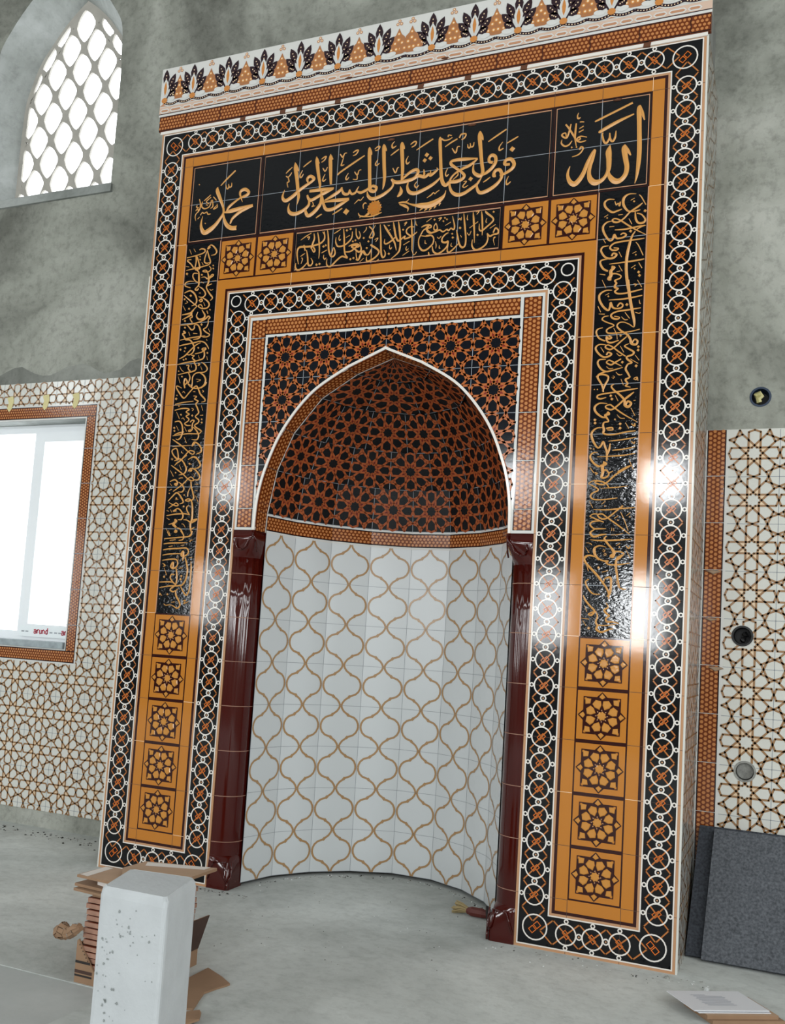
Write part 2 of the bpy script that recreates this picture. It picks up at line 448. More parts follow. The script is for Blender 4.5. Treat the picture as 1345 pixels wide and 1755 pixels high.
# ================================================================== THE ROOM
def rects_minus(x0, y0, x1, y1, holes):
    rs = [(x0, y0, x1, y1)]
    for hx0, hy0, hx1, hy1 in holes:
        nr = []
        for a in rs:
            if a[2] <= hx0 or a[0] >= hx1 or a[3] <= hy0 or a[1] >= hy1: nr.append(a); continue
            if a[0] < hx0: nr.append((a[0], a[1], hx0, a[3]))
            if a[2] > hx1: nr.append((hx1, a[1], a[2], a[3]))
            mx0, mx1 = max(a[0], hx0), min(a[2], hx1)
            if a[1] < hy0: nr.append((mx0, a[1], mx1, hy0))
            if a[3] > hy1: nr.append((mx0, hy1, mx1, a[3]))
        rs = nr
    return rs
BOXES = [(14.09, 11.29, 0.2), (13.87, 6.24, 0.2), (13.99, 3.49, 0.2)]     # conduit boxes in the wall
def square_hole(mb, cx, cy, half, r, name, h=0.0, n=24):
    for k in range(n):
        a, b = 6.28319*k/n, 6.28319*(k+1)/n
        def sq(t):
            c, s = math.cos(t), math.sin(t); m = half/max(abs(c), abs(s)); return (cx+c*m, cy+s*m)
        mb.poly([(cx+r*math.cos(a), cy+r*math.sin(a)), sq(a), sq(b), (cx+r*math.cos(b), cy+r*math.sin(b))], name, h)

CXO, CXI = -6.2, -5.95
OY = [18.4, 21.6, 22.5, 23.42, 24.1, 24.6, 25.1, 25.5, 25.75]; OW = [2.5, 2.5, 2.45, 2.36, 1.95, 1.55, 1.05, 0.5, 0]
IY = [18.95, 21.2, 22.1, 22.8, 23.4, 23.9, 24.4, 24.8, 25.12]; IW = [2.22, 2.2, 2.14, 1.92, 1.65, 1.27, 0.85, 0.42, 0]
OUT = catmull(list(zip(OW, OY)), 5); INN = catmull(list(zip(IW, IY)), 5)
W2 = (-10.6, 4.9, -3.78, 11.46)                                            # lower window opening

mb = MB(wall_map)
AB = (-9.2, 18.4, -3.4, 26.2)
holes = [(1, 0, 12, 17), W2, AB] + [(x-0.3, y-0.3, x+0.3, y+0.3) for x, y, r in BOXES]
for a in rects_minus(-28.8, 0, 29.8, 32, holes): mb.rect(*a, 'wall_cement')
for x, y, r in BOXES: square_hole(mb, x, y, 0.3, r, 'wall_cement')
for s in (-1, 1):                                                          # wall around the arched opening
    edge = AB[2] if s > 0 else AB[0]
    for (w0, y0), (w1, y1) in zip(OUT, OUT[1:]):
        mb.poly([(CXO+s*w0, y0), (edge, y0), (edge, y1), (CXO+s*w1, y1)], 'wall_cement')
mb.rect(AB[0], OY[-1], AB[2], AB[3], 'wall_cement')
RD = -0.8
wmb = mb; mb = MB(wall_map)
for s in (-1, 1):
    for (w0, y0), (w1, y1), (v0, z0), (v1, z1) in zip(OUT, OUT[1:], INN, INN[1:]):
        mb.raw([mb.map(CXO+s*w0, y0), mb.map(CXO+s*w1, y1), mb.map(CXI+s*v1, z1, RD), mb.map(CXI+s*v0, z0, RD)], 'reveal_cement')
mb.raw([mb.map(CXO-2.5, 18.4), mb.map(CXO+2.5, 18.4), mb.map(CXI+2.22, 18.95, RD), mb.map(CXI-2.22, 18.95, RD)], 'reveal_cement')
mb.box3((-8.95, 2.42, 18.16), (-3.62, 2.52, 18.4), 'reveal_cement')
rev1 = mb; mb = MB(wall_map)
x0, y0, x1, y1 = W2                                                        # plastered reveal of the lower window
for (a, b), nm in ((((x0, y1), (x1, y1)), 'reveal_cement'), (((x1, y1), (x1, y0)), 'reveal_cement'), (((x1, y0), (x0, y0)), 'reveal_cement'), (((x0, y0), (x0, y1)), 'reveal_cement')):
    mb.raw([mb.map(*a), mb.map(*b), mb.map(*b, -0.95), mb.map(*a, -0.95)], nm)
rev2 = mb
wall = structure(wmb.build('wall_front'))

# --- ceramic cladding on the wall
mb = MB(wall_map)
LX0, LX1, LY0, LY1 = -15.4, -0.1, 0.45, 12.58
surround = (-11.02, 4.48, -3.36, 11.9)
for a in rects_minus(LX0, LY0, LX1, LY1, [surround]): mb.slab([(a[0], a[1]), (a[2], a[1]), (a[2], a[3]), (a[0], a[3])], 'white_glaze', -0.02, 0.03)
sub = MB(lambda x, y, h=0.0: wall_map(x, y, h+0.03))
star_field(sub, LX0, LY0, LX1, LY1, -2.93-9, 0.58-1, 'star_line', 'peach_fill', 'grout_grey', [surround])
def absorb(mb, sub):
    n = len(mb.v); mb.v += sub.v; mb.f += [tuple(i+n for i in f) for f in sub.f]
    mb.m += [mb.mi(sub.names[k]) for k in sub.m]
absorb(mb, sub)
mb.build('tile_cladding', wall)
mb = MB(wall_map)
RX0, RX1, RY0, RY1 = 13.5, 26.5, 0.0, 10.6
wb = [(x-0.3, y-0.3, x+0.3, y+0.3) for x, y, r in BOXES[1:]]
for a in rects_minus(RX0, RY0, RX1, RY1, wb): mb.slab([(a[0], a[1]), (a[2], a[1]), (a[2], a[3]), (a[0], a[3])], 'white_glaze', -0.02, 0.03)
for x, y, r in BOXES[1:]: square_hole(mb, x, y, 0.3, r, 'white_glaze', 0.03)
sub = MB(lambda x, y, h=0.0: wall_map(x, y, h+0.03))
def off_boxes(x, y): return all((x-a)**2+(y-b)**2 > (r+0.02)**2 for a, b, r in BOXES)
for i in range(13):
    for j in range(-1, 10):
        cx, cy = 14.0+i, 1.08+j
        near = any(abs(cx-a) < 0.9 and abs(cy-b) < 0.9 for a, b, r in BOXES)
        star_tile(sub, cx, cy, 'star_line', 'peach_fill', rect=None if cy > 0.5 else (13.5, 0, 99, 99), keep=off_boxes if near else None)
        if i: sub.rect(13.5+i-0.006, max(0, cy-0.5), 13.5+i+0.006, cy+0.5, 'grout_grey', 0.003)
        for k in range(10):
            if cy-0.5 > 0 and off_boxes(13.55+i+k*0.1, cy-0.5): sub.rect(13.5+i+k*0.1, cy-0.506, 13.6+i+k*0.1, cy-0.494, 'grout_grey', 0.003)
absorb(mb, sub); mb.build('tile_cladding', wall)
# honeycomb strip down the right corner
mb = MB(wall_map)
mb.slab([(13.0, 0), (13.5, 0), (13.5, 10.6), (13.0, 10.6)], 'crown_white', -0.02, 0.03)
sub = MB(lambda x, y, h=0.0: wall_map(x, y, h+0.03))
for j in range(-1, 10):
    a, b = max(0, j+0.6), j+1.6
    sub.rect(13.06, a+0.006, 13.44, b-0.006, 'black_glaze', 0.002); honey(sub, 13.08, a+0.01, 13.42, b-0.01, 0.004, vertical=True)
absorb(mb, sub); mb.build('honeycomb_strip', wall)
mb = MB(wall_map)
for (x, y, w_, s) in ((13.26, 7.55, 0.17, 0.9), (13.24, 6.55, 0.14, 0.6), (13.36, 5.53, 0.17, 1.0)):
    pts = [(x-w_, y+0.035*s), (x-w_*0.3, y+0.05*s), (x+w_*0.7, y+0.04*s), (x+w_, y+0.01*s), (x+w_*0.3, y-0.035*s), (x, y-0.06*s), (x-w_*0.4, y-0.02*s)]
    mb.bevelled(pts, 'mortar_tan', 0.03, 0.07, 0.7)
m_ = mb.build('mortar_smear', wall); m_['label'] = 'beige mortar smears left on the strip joints'

mb = MB(wall_map); rs = random.Random(4)                     # darker cement smear along the top of the cladding
top = [(-11.4+0.28*k, 12.62+max(0.06, 0.3+0.16*math.sin(k*0.8)+rs.uniform(-0.05, 0.05)+(0.25 if k > 34 else 0))) for k in range(41)]
for a, b in zip(top, top[1:]): mb.poly([(a[0], 12.58), (b[0], 12.58), b, a], 'cement_dark', 0.012)
mb.build('cement_smear', wall)
# --- the other walls, floor and ceiling
mb = MB(); mb.box3((-29.3, BACK-0.5, 0), (30.3, BACK, 32), 'wall_cement'); structure(mb.build('wall_back'))
mb = MB(); mb.box3((-29.3, BACK, 0), (-28.8, 2.6, 32), 'wall_cement'); structure(mb.build('wall_left'))
mb = MB(); mb.box3((29.8, BACK, 0), (30.3, 2.6, 32), 'wall_cement'); structure(mb.build('wall_right'))
mb = MB(); mb.box3((-29.3, BACK-0.5, 32), (30.3, 2.6, 32.5), 'ceiling_plaster'); structure(mb.build('ceiling'))
mb = MB()
mb.box3((-29.3, -6.05, -0.4), (30.3, 4.2, 0), 'floor_cement')
mb.box3((-29.3, BACK-0.5, -0.45), (5.3, -6.05, -0.014), 'floor_smooth')
mb.box3((5.3, BACK-0.5, -0.45), (30.3, -6.05, 0.0), 'floor_cement')
structure(mb.build('floor'))

# --- window_1: pierced plaster lattice in the arched opening
mb = MB(); LZ0, LZ1 = 3.3, 3.37
HOLE = []
for k in range(40):
    t = 6.28319*k/40; c, s = math.cos(t), math.sin(t)
    r = 1/((abs(c)/0.37)**1.3+(abs(s)/0.55)**1.3)**(1/1.3)
    r *= 1+0.05*math.cos(4*t)*0+0.035*abs(math.sin(2*t))
    HOLE.append((r*c, r*s))
def inside_arch(x, y, m=0.16):
    d = abs(x-CXI); 
    if y < 18.95: return True
    for (w0, y0), (w1, y1) in zip(INN, INN[1:]):
        if y0 <= y <= y1:
            ww = w0+(w1-w0)*(y-y0)/max(y1-y0, 1e-6); return d < ww-m
    return False
ha, hb = 0.49, 0.72
for i in range(-6, 7):
    for j in range(-3, 10):
        if (i+j) % 2: continue
        cx, cy = -5.95+ha*i, 24.29-hb*j
        if cy < 18.2 or cy > 26 or abs(cx-CXI) > 2.9: continue
        rh = [(cx+ha, cy), (cx, cy+hb), (cx-ha, cy), (cx, cy-hb)]
        ins = [p for p in ((cx+0.9*x*f, cy+0.9*y*f) for x, y in HOLE for f in (1.0, 0.5)) if inside_arch(*p)]
        if len(ins) < 12:
            for z in (LZ0, LZ1): mb.raw([P3(x, z, y) for x, y in rh], 'lattice_plaster')
            continue
        ox = sum(p[0] for p in ins)/len(ins); oy = sum(p[1] for p in ins)/len(ins)
        inner, outer = [], []
        for k in range(40):
            t = 6.28319*k/40; dx, dy = math.cos(t), math.sin(t)
            ro = 9
            r_ = 0.0
            while r_ < 1.0:
                X, Y = ox+dx*(r_+0.012)-cx, oy+dy*(r_+0.012)-cy
                tt = math.atan2(Y, X) % 6.28319; kk = int(tt/6.28319*40) % 40; lim = math.hypot(*HOLE[kk])
                if math.hypot(X, Y) > lim or not inside_arch(X+cx, Y+cy): break
                r_ += 0.012
            inner.append((ox+dx*r_, oy+dy*r_))
            # distance to the rhombus along the same ray
            best = 9
            for q in range(4):
                sx, sy = (1, 1, -1, -1)[q], (1, -1, 1, -1)[q]
                den = sx*dx/ha+sy*dy/hb
                if den > 1e-6:
                    tq = (1-(sx*(ox-cx)/ha+sy*(oy-cy)/hb))/den
                    if tq > 0: best = min(best, tq)
            outer.append((ox+dx*best, oy+dy*best))
        for k in range(40):
            q = (k+1) % 40
            for z in (LZ0, LZ1): mb.raw([P3(inner[k][0], z, inner[k][1]), P3(outer[k][0], z, outer[k][1]), P3(outer[q][0], z, outer[q][1]), P3(inner[q][0], z, inner[q][1])], 'lattice_plaster')
            mb.raw([P3(inner[k][0], LZ0, inner[k][1]), P3(inner[q][0], LZ0, inner[q][1]), P3(inner[q][0], LZ1, inner[q][1]), P3(inner[k][0], LZ1, inner[k][1])], 'lattice_plaster')
o = structure(mb.build('window_1')); o['label'] = 'arched window filled with a pierced plaster lattice'; rev1.build('reveal', o)

# --- window_2: white sliding window with tiled surround
win = bpy.data.objects.new('window_2', None); COL.objects.link(win); win.location = P3(-7.2, 2.9, 4.9); WORLD['window_2'] = Vector(win.location)
structure(win); win['label'] = 'white plastic window framed by orange honeycomb tiles'
rev2.build('reveal', win)
def frame(mb, x0, y0, x1, y1, z0, z1, w, name, wt=None, wb=None):
    wt = wt or w; wb = wb or w
    mb.box3((x0, z0, y0), (x0+w, z1, y1), name); mb.box3((x1-w, z0, y0), (x1, z1, y1), name)
    mb.box3((x0+w, z0, y1-wt), (x1-w, z1, y1), name); mb.box3((x0+w, z0, y0), (x1-w, z1, y0+wb), name)
mb = MB(); frame(mb, -10.6, 5.08, -3.78, 11.46, 3.08, 3.45, 0.24, 'pvc_white'); mb.box3((-6.16, 3.1, 5.32), (-5.98, 3.45, 11.22), 'pvc_white'); mb.build('window_frame', win)
mb = MB(); frame(mb, -5.98, 5.2, -4.0, 11.24, 3.02, 3.3, 0.27, 'pvc_white', 0.3, 0.34); mb.build('sash', win)
mb = MB(); mb.box3((-5.72, 3.18, 5.53), (-4.26, 3.2, 10.95), 'window_glass'); mb.build('pane', win)
mb = MB(); mb.box3((-10.37, 3.28, 5.31), (-6.15, 3.3, 11.23), 'window_glass'); mb.build('pane', win)
mb = MB(); mb.box3((-10.6, 2.4, 4.9), (-3.8, 3.1, 5.08), 'marble_sill')
mb.build('window_sill', win)
mb = MB(lambda x, y, h=0.0: P3(x, 3.015-h, y))
mb.slab([(-5.98, 5.17), (-4.0, 5.17), (-4.0, 5.5), (-5.98, 5.5)], 'film_white', -0.004, 0.004)
fl = mb.build('protective_film', win); fl['label'] = 'strip of protective film printed with red letters'
def glyphs(mb, s, x, y, hgt, name):
    G = {'a': [[(0, .9), (.6, 1), (.8, .8), (.8, 0)], [(.8, .55), (.3, .6), (.1, .35), (.25, .05), (.6, .05), (.8, .3)]],
         'r': [[(.15, 0), (.15, 1)], [(.15, .7), (.4, 1), (.7, 1)]],
         'u': [[(.1, 1), (.1, .3), (.35, 0), (.7, .2), (.75, 1)], [(.75, .3), (.75, 0)]],
         'n': [[(.1, 0), (.1, 1)], [(.1, .7), (.45, 1), (.75, .75), (.75, 0)]],
         'd': [[(.75, 1.5), (.75, 0)], [(.75, .8), (.4, 1), (.1, .6), (.2, .1), (.5, 0), (.75, .25)]]}
    for ch in s:
        for st in G[ch]: mb.line([(x+a*hgt*0.95, y+b*hgt) for a, b in st], hgt*0.34, name, 0.006)
        x += hgt*(0.78 if ch == 'r' else 0.98)
mb = MB(mb.map); glyphs(mb, 'arund', -5.44, 5.27, 0.115, 'red_print'); glyphs(mb, 'ar', -4.42, 5.27, 0.115, 'red_print')
for x in (-5.9, -5.75, -4.85, -4.68, -4.53): mb.rect(x, 5.3, x+0.11, 5.34, 'grey_print', 0.006)
mb.build('printed_letters', fl)
mb = MB(wall_map)
sx0, sy0, sx1, sy1 = surround
for a in ((sx0, W2[3], sx1, sy1), (sx0, sy0, sx1, W2[1]), (W2[2], W2[1], sx1, W2[3]), (sx0, W2[1], W2[0], W2[3])): mb.slab([(a[0], a[1]), (a[2], a[1]), (a[2], a[3]), (a[0], a[3])], 'crown_white', -0.02, 0.032)
sub = MB(lambda x, y, h=0.0: wall_map(x, y, h+0.032))
g = 0.05
for a, vert in (((sx0+g, W2[3]+0.04, sx1-g, sy1-g), False), ((sx0+g, sy0+g, sx1-g, W2[1]-0.04), False), ((W2[2]+0.04, W2[1]-0.04, sx1-g, W2[3]+0.04), True)):
    sub.rect(*a, 'black_glaze', 0.002); q = 0.02; honey(sub, a[0]+q, a[1]+(0 if vert else q), a[2]-q, a[3]-(0 if vert else q), 0.004, vertical=vert, sp=0.085, r=0.03)
for y in (5.58, 6.58, 7.58, 8.58, 9.58, 10.58): sub.rect(W2[2], y-0.008, sx1, y+0.008, 'grout_grey', 0.01)
absorb(mb, sub); mb.build('tile_surround', win)
mb = MB(wall_map)
for x in (-6.65, -5.3, -4.2):
    y = 11.94
    mb.slab([(x-0.13, y+0.24), (x+0.1, y+0.27), (x+0.13, y+0.1), (x+0.07, y-0.12), (x-0.02, y-0.2), (x-0.1, y-0.1), (x-0.06, y+0.08)], 'tape_yellow', 0.034, 0.046)
m_ = mb.build('tape_piece', win); m_['label'] = 'three pale yellow tape pieces across the top of the tile surround'

# ================================================================== THE MIHRAB
mih = thing('mihrab', P3(6.5, 0, 0), 'tall tiled prayer niche with black and gold calligraphy panels and pointed arch', 'mihrab')
mb = MB()
mb.box3((0.05, 0.06, 0), (3.0, 2.49, 19.6), 'masonry'); mb.box3((10.0, 0.06, 0), (12.95, 2.49, 19.6), 'masonry'); mb.box3((3.0, 0.06, 12.55), (10.0, 2.49, 19.6), 'masonry')
mb.build('masonry_core', mih)

# traced lettering: x, y, stroke width in thousandths of a tile (D = diamond dot)
CALLI = {
'allah': '''11761,16743,15 11742,16668,94 11756,16307,90 11776,15837,93 11771,15528,84 11745,15253,51 11712,15096,12
11761,16727,30 11811,16563,60 11856,16407,21
11488,15951,23 11474,15867,103 11512,15643,100 11544,15468,94 11520,15316,94 11434,15212,100 11332,15195,118 11233,15278,100 11172,15428,61 11176,15693,104 11165,15852,116 11189,15982,21
11493,15935,30 11556,15808,60 11612,15702,24
11182,15692,101 11180,15489,89 11134,15355,67 11049,15257,83 10916,15225,123 10820,15305,111 10784,15436,80 10798,15591,77 10837,15743,83 10879,15919,65
10888,15938,46 10843,15869,68 10746,15678,74 10679,15482,90 10595,15336,102 10493,15252,112 10398,15315,91 10346,15450,63 10354,15560,44 10386,15651,13
10857,16540,28 10934,16567,43 11228,16677,46 11608,16820,43
10942,16288,31 11004,16318,68 11310,16458,70 11643,16575,30
11296,16274,18 11282,16132,43 11235,16058,46 11187,16116,40 11171,16244,25
11171,16244,25 11168,16134,40 11113,16041,49 11059,16085,43 11023,16220,34 11033,16274,22
10512,16785,13 10491,16721,28 10513,16664,38 10558,16681,19
10547,16583,22 10593,16582,28 10639,16568,16
10543,16440,19 10628,16482,25
10534,16362,22 10631,16402,25
10473,16563,31 10464,16405,41 10462,16261,38 10494,16065,16
10256,16575,35 10330,16474,38 10413,16333,38 10480,16211,28
10364,16565,28 10333,16410,38 10285,16281,38 10206,16321,38 10184,16369,32 10257,16390,28 10277,16290,22
10710,16230,16 10569,16268,31 10495,16208,34 10574,16145,34 10695,16161,19
10496,16192,28 10571,16212,28 10546,16272,22
10401,16199,19 10339,16121,35 10255,16105,38 10182,16177,32 10189,16256,13
D10403,16052,22
D10503,16043,20
10567,15977,28 10590,16037,34 10638,16011,34 10617,15943,31 10541,15875,31 10417,15849,13''',
'muhammad': '''1778,16368,20 1769,16277,98 1876,16048,85 1967,15853,62 1995,15697,59 1913,15555,78 1789,15409,101 1643,15305,128 1491,15253,118 1398,15371,86 1375,15512,53 1407,15678,13
1985,15713,36 2026,15541,68 2110,15379,97 2246,15284,106 2403,15269,112
2211,15390,42 2267,15519,68 2466,15661,84 2637,15730,90 2812,15779,70
2812,15779,64 2492,15748,90 2224,15714,103 2021,15697,39
2066,15673,23 2130,15809,65 2290,15926,58 2436,16006,48 2616,16057,80 2664,16127,74 2561,16204,84 2453,16185,81 2427,16098,55 2509,15898,13
1853,16391,23 1996,16522,46 2245,16724,42
2163,16426,16 2161,16339,33 2107,16320,33 2076,16401,20
2080,16400,20 2084,16311,33 2038,16290,33 1999,16396,20
1590,16196,23 1479,16115,33 1405,16066,20
1603,16137,23 1478,16038,30 1566,15973,20
1267,16127,23 1311,15998,36 1300,15876,36 1247,15790,27
1366,16053,23 1353,15931,36 1450,15865,33 1573,15903,30 1614,16021,30 1618,16066,20
1669,16136,23 1723,16083,30 1769,16028,20
1650,16062,23 1674,15898,33 1612,15852,20
1791,15944,16 1802,15858,29 1698,15826,30 1786,15906,20
1189,15840,23 1234,15884,37 1265,15821,30 1205,15764,27 1186,15689,27 1214,15586,13
1320,15673,20 1263,15626,23
1334,15710,23 1380,15773,30 1444,15747,30 1512,15772,26 1552,15714,33 1631,15711,23
1220,15979,23 1201,15935,30 1271,15910,20
1473,15962,20 1534,15939,23
D1235,16500,17
D1501,15482,18''',
'verse': '''7478,16745,21 7478,16652,72 7520,16189,72 7555,15847,77 7603,15672,85 7675,15612,76 7756,15668,76 7909,15664,81 8033,15697,74 8087,15772,67 8014,15866,57 7891,15967,59 7775,16067,68 7765,16136,58 7879,16156,71 8082,16145,74 8370,16120,27
8370,16113,30 8207,15996,70 8011,15925,57 7864,15845,44 7769,15733,47 7761,15592,51 7821,15442,67 7943,15359,84 8094,15369,77 8271,15465,70 8391,15548,56 8452,15638,33 8504,15730,17
7829,15716,17 7934,15802,30 7934,15860,20
D8234,15677,53
8390,16735,17 8385,16624,87 8426,16304,80 8465,16017,76 8500,15813,76 8471,15726,86 8388,15738,83 8298,15817,63 8278,15928,37 8303,16074,13
8399,16716,30 8439,16602,60 8470,16514,20
8720,15979,59 8640,16004,63 8629,16092,66 8686,16146,73 8766,16096,72 8773,15972,76 8694,15851,76 8584,15768,69 8504,15730,40
8802,15672,56 8745,15680,66 8780,15781,72 8877,15789,75 8929,15670,72 8897,15560,62 8782,15445,79 8607,15354,86 8460,15340,76 8391,15449,56 8390,15564,30 8435,15632,13
8884,15660,39 9011,15699,62 9144,15778,75 9187,15878,78 9117,15990,78 9004,15987,72 8984,15900,69 9098,15883,52
8587,16462,23 8770,16566,40 8979,16681,33
9000,16362,23 9134,16423,36 9247,16477,26
8522,15563,20 8593,15602,33 8676,15657,20
7604,16497,20 7736,16574,37 7881,16639,31
8912,16408,13 8841,16307,30 8853,16231,43 8936,16263,20
9080,15620,13 9037,15524,26 9054,15441,39 9132,15495,19
7694,15995,17 7650,15884,27 7679,15816,34 7725,15857,17
8078,15640,17 8142,15632,27 8067,15542,27 8106,15504,27 8187,15542,13
8265,16499,17 8250,16415,33 8200,16409,30 8179,16492,17
8188,16474,17 8176,16392,34 8134,16407,30 8123,16476,17
7769,16438,20 7856,16321,37 7891,16450,27 7950,16452,17
7971,16605,17 8037,16632,37 8069,16719,30 7964,16727,37 7921,16650,34
7506,16702,38 7578,16650,34 7680,16651,31 7760,16689,20
7747,16731,17 7670,16757,27 7660,16708,24
D9129,16214,62
5777,16772,18 5781,16657,86 5820,16163,82 5843,15882,82 5861,15750,89 5970,15701,75 6013,15781,67 5925,15833,64 5837,15793,64
5787,16752,25 5822,16651,50 5847,16574,18
5791,15716,21 5822,15608,64 5928,15530,82 6124,15565,81 6297,15657,70 6398,15746,53 6419,15838,53 6375,15930,53
6375,15930,42 6481,15843,81 6676,15833,87 6868,15858,80 7022,15916,76 7164,15868,69 7256,15922,62 7301,15886,62 7384,15938,62 7457,15998,38 7437,16043,17
7135,16045,24 7150,15941,48 7120,15877,45
7293,16008,21 7310,15884,41
6587,15849,24 6670,15923,52 6822,16035,70 6959,16070,76 7003,15996,69 6920,15871,62
6570,16771,18 6571,16676,84 6609,16309,81 6627,16049,73 6612,15863,35
6589,16750,25 6622,16651,42 6644,16592,18
6130,16787,18 6133,16691,82 6168,16287,82 6195,16024,78 6190,15835,57 6168,15714,14
6149,16767,25 6183,16666,43 6203,16614,18
6791,15829,17 6764,15705,52 6820,15575,80 6960,15523,86 7165,15580,79 7366,15671,72 7513,15785,44 7568,15865,17
6389,16811,14 6331,16744,32 6354,16666,42 6438,16700,18
6312,16490,18 6398,16547,35 6508,16611,28
6930,16525,21 7116,16626,38 7314,16726,31
6780,16678,24 6864,16730,38 6918,16713,31 6887,16644,35 6810,16610,21
5909,16704,21 5987,16753,36 6034,16737,29 5993,16674,32 5921,16667,18
6008,16452,14 5952,16353,32 5982,16310,36 6052,16351,18
6386,16186,21 6457,16070,35 6495,16167,28 6536,16182,18
6744,16412,14 6698,16313,31 6729,16236,38 6785,16278,17
D7184,16377,55
D7276,16287,52
D7143,16256,52
6994,15796,14 6939,15716,28 6986,15650,35 7039,15705,17
7247,15379,14 7346,15438,31 7395,15482,24 7431,15453,24 7472,15488,24 7533,15520,17
6584,15354,35 6708,15352,42 6834,15309,24
6799,15310,21 6977,15250,59 7118,15223,113 7292,15208,143 7461,15250,136 7601,15332,91 7664,15416,37 7681,15497,10
7157,15163,51 7091,15107,14
7262,15141,51 7204,15090,14
7364,15145,51 7316,15089,14
7465,15174,51 7426,15115,14
7565,15228,47 7543,15164,14
6605,15318,24 6731,15264,62 6814,15203,42 6808,15119,14
6690,15354,24 6778,15363,24 6824,15412,10
6539,15496,35 6601,15557,87 6623,15622,80 6595,15732,10
5773,15147,36 5913,15230,78 6032,15336,85 6094,15477,11
6183,15183,18 6028,15139,39 5884,15125,28 5663,15161,36 5602,15241,14
5663,15161,25 5648,15114,11
3875,16683,19 3896,16545,94 3959,16247,87 4005,15972,83 4034,15807,67 3999,15633,15
3897,16653,26 3957,16518,53 3995,16455,19
4282,16092,15 4229,16228,67 4305,16289,75 4407,16218,74 4350,16154,67 4187,16069,75 4039,15982,83 3856,15845,94 3685,15777,87 3601,15882,61 3647,16042,15
4433,16745,19 4452,16625,86 4514,16313,78 4572,16056,63 4566,15941,33
4465,16695,26 4514,16559,33
4794,16753,18 4798,16628,89 4829,16304,81 4857,16008,55
4816,16714,26 4864,16609,33
4946,15920,33 4621,15922,81 4314,15927,67
4934,15904,40 4722,15837,85 4556,15771,74 4390,15704,82 4306,15736,67 4260,15835,45
4617,15926,55 4637,15711,74 4611,15564,85 4470,15404,92 4323,15334,89 4247,15441,67 4260,15514,30
4300,15746,37 4317,15599,67 4177,15477,82 3968,15419,94 3827,15472,83 3779,15589,49 3801,15698,15
5354,15608,51 5116,15610,84 4909,15619,66 4721,15608,33
5349,15597,40 5143,15501,80 4962,15419,84 4792,15423,81 4711,15542,66 4649,15753,55
4718,15647,33 4901,15725,73 5064,15809,80 5137,15873,51 5149,15910,25
5131,15906,33 5198,15756,65 5312,15727,65 5347,15810,40 5351,15831,18
5352,15809,29 5405,15715,58 5496,15734,54 5532,15803,36 5573,15870,18
5531,15765,32 5626,15717,65 5752,15752,64 5861,15811,57
D5296,15310,76
4530,15252,22 4594,15292,37 4676,15330,26
4953,15288,22 5062,15336,36 5191,15406,29
5015,16212,33 5066,16270,44 5425,16465,47 5670,16590,29
4101,16538,23 4202,16608,37 4308,16668,22
3649,16450,23 3722,16515,34 3809,16579,19
3655,16380,23 3716,16350,30 3780,16413,27 3800,16454,19
3717,16335,23 3745,16238,34 3698,16212,27 3732,16090,15
4088,16467,15 4029,16346,34 4063,16292,38 4119,16372,19
4564,16663,19 4637,16705,37 4686,16707,30 4642,16629,33 4569,16587,19
4619,16441,22 4682,16357,33 4736,16445,22
4688,16289,15 4636,16171,33 4663,16120,37 4720,16163,18
5043,16716,22 5115,16631,40 5155,16713,29 5215,16716,18
5135,16613,22 5105,16512,29 5091,16440,37 5170,16444,18
5370,16702,22 5442,16740,40 5501,16735,29 5448,16651,33 5372,16627,18
5285,16225,15 5227,16124,33 5259,16073,36 5305,16126,18
5441,16235,22 5512,16151,36 5551,16250,25 5609,16258,18
5513,16137,25 5510,16046,29 5413,16060,18
5488,15466,14 5583,15549,29 5639,15533,25 5711,15609,18
5728,15322,14 5712,15411,29 5755,15457,32 5796,15435,18
4413,15651,19 4438,15577,26 4402,15542,26 4491,15552,15''',
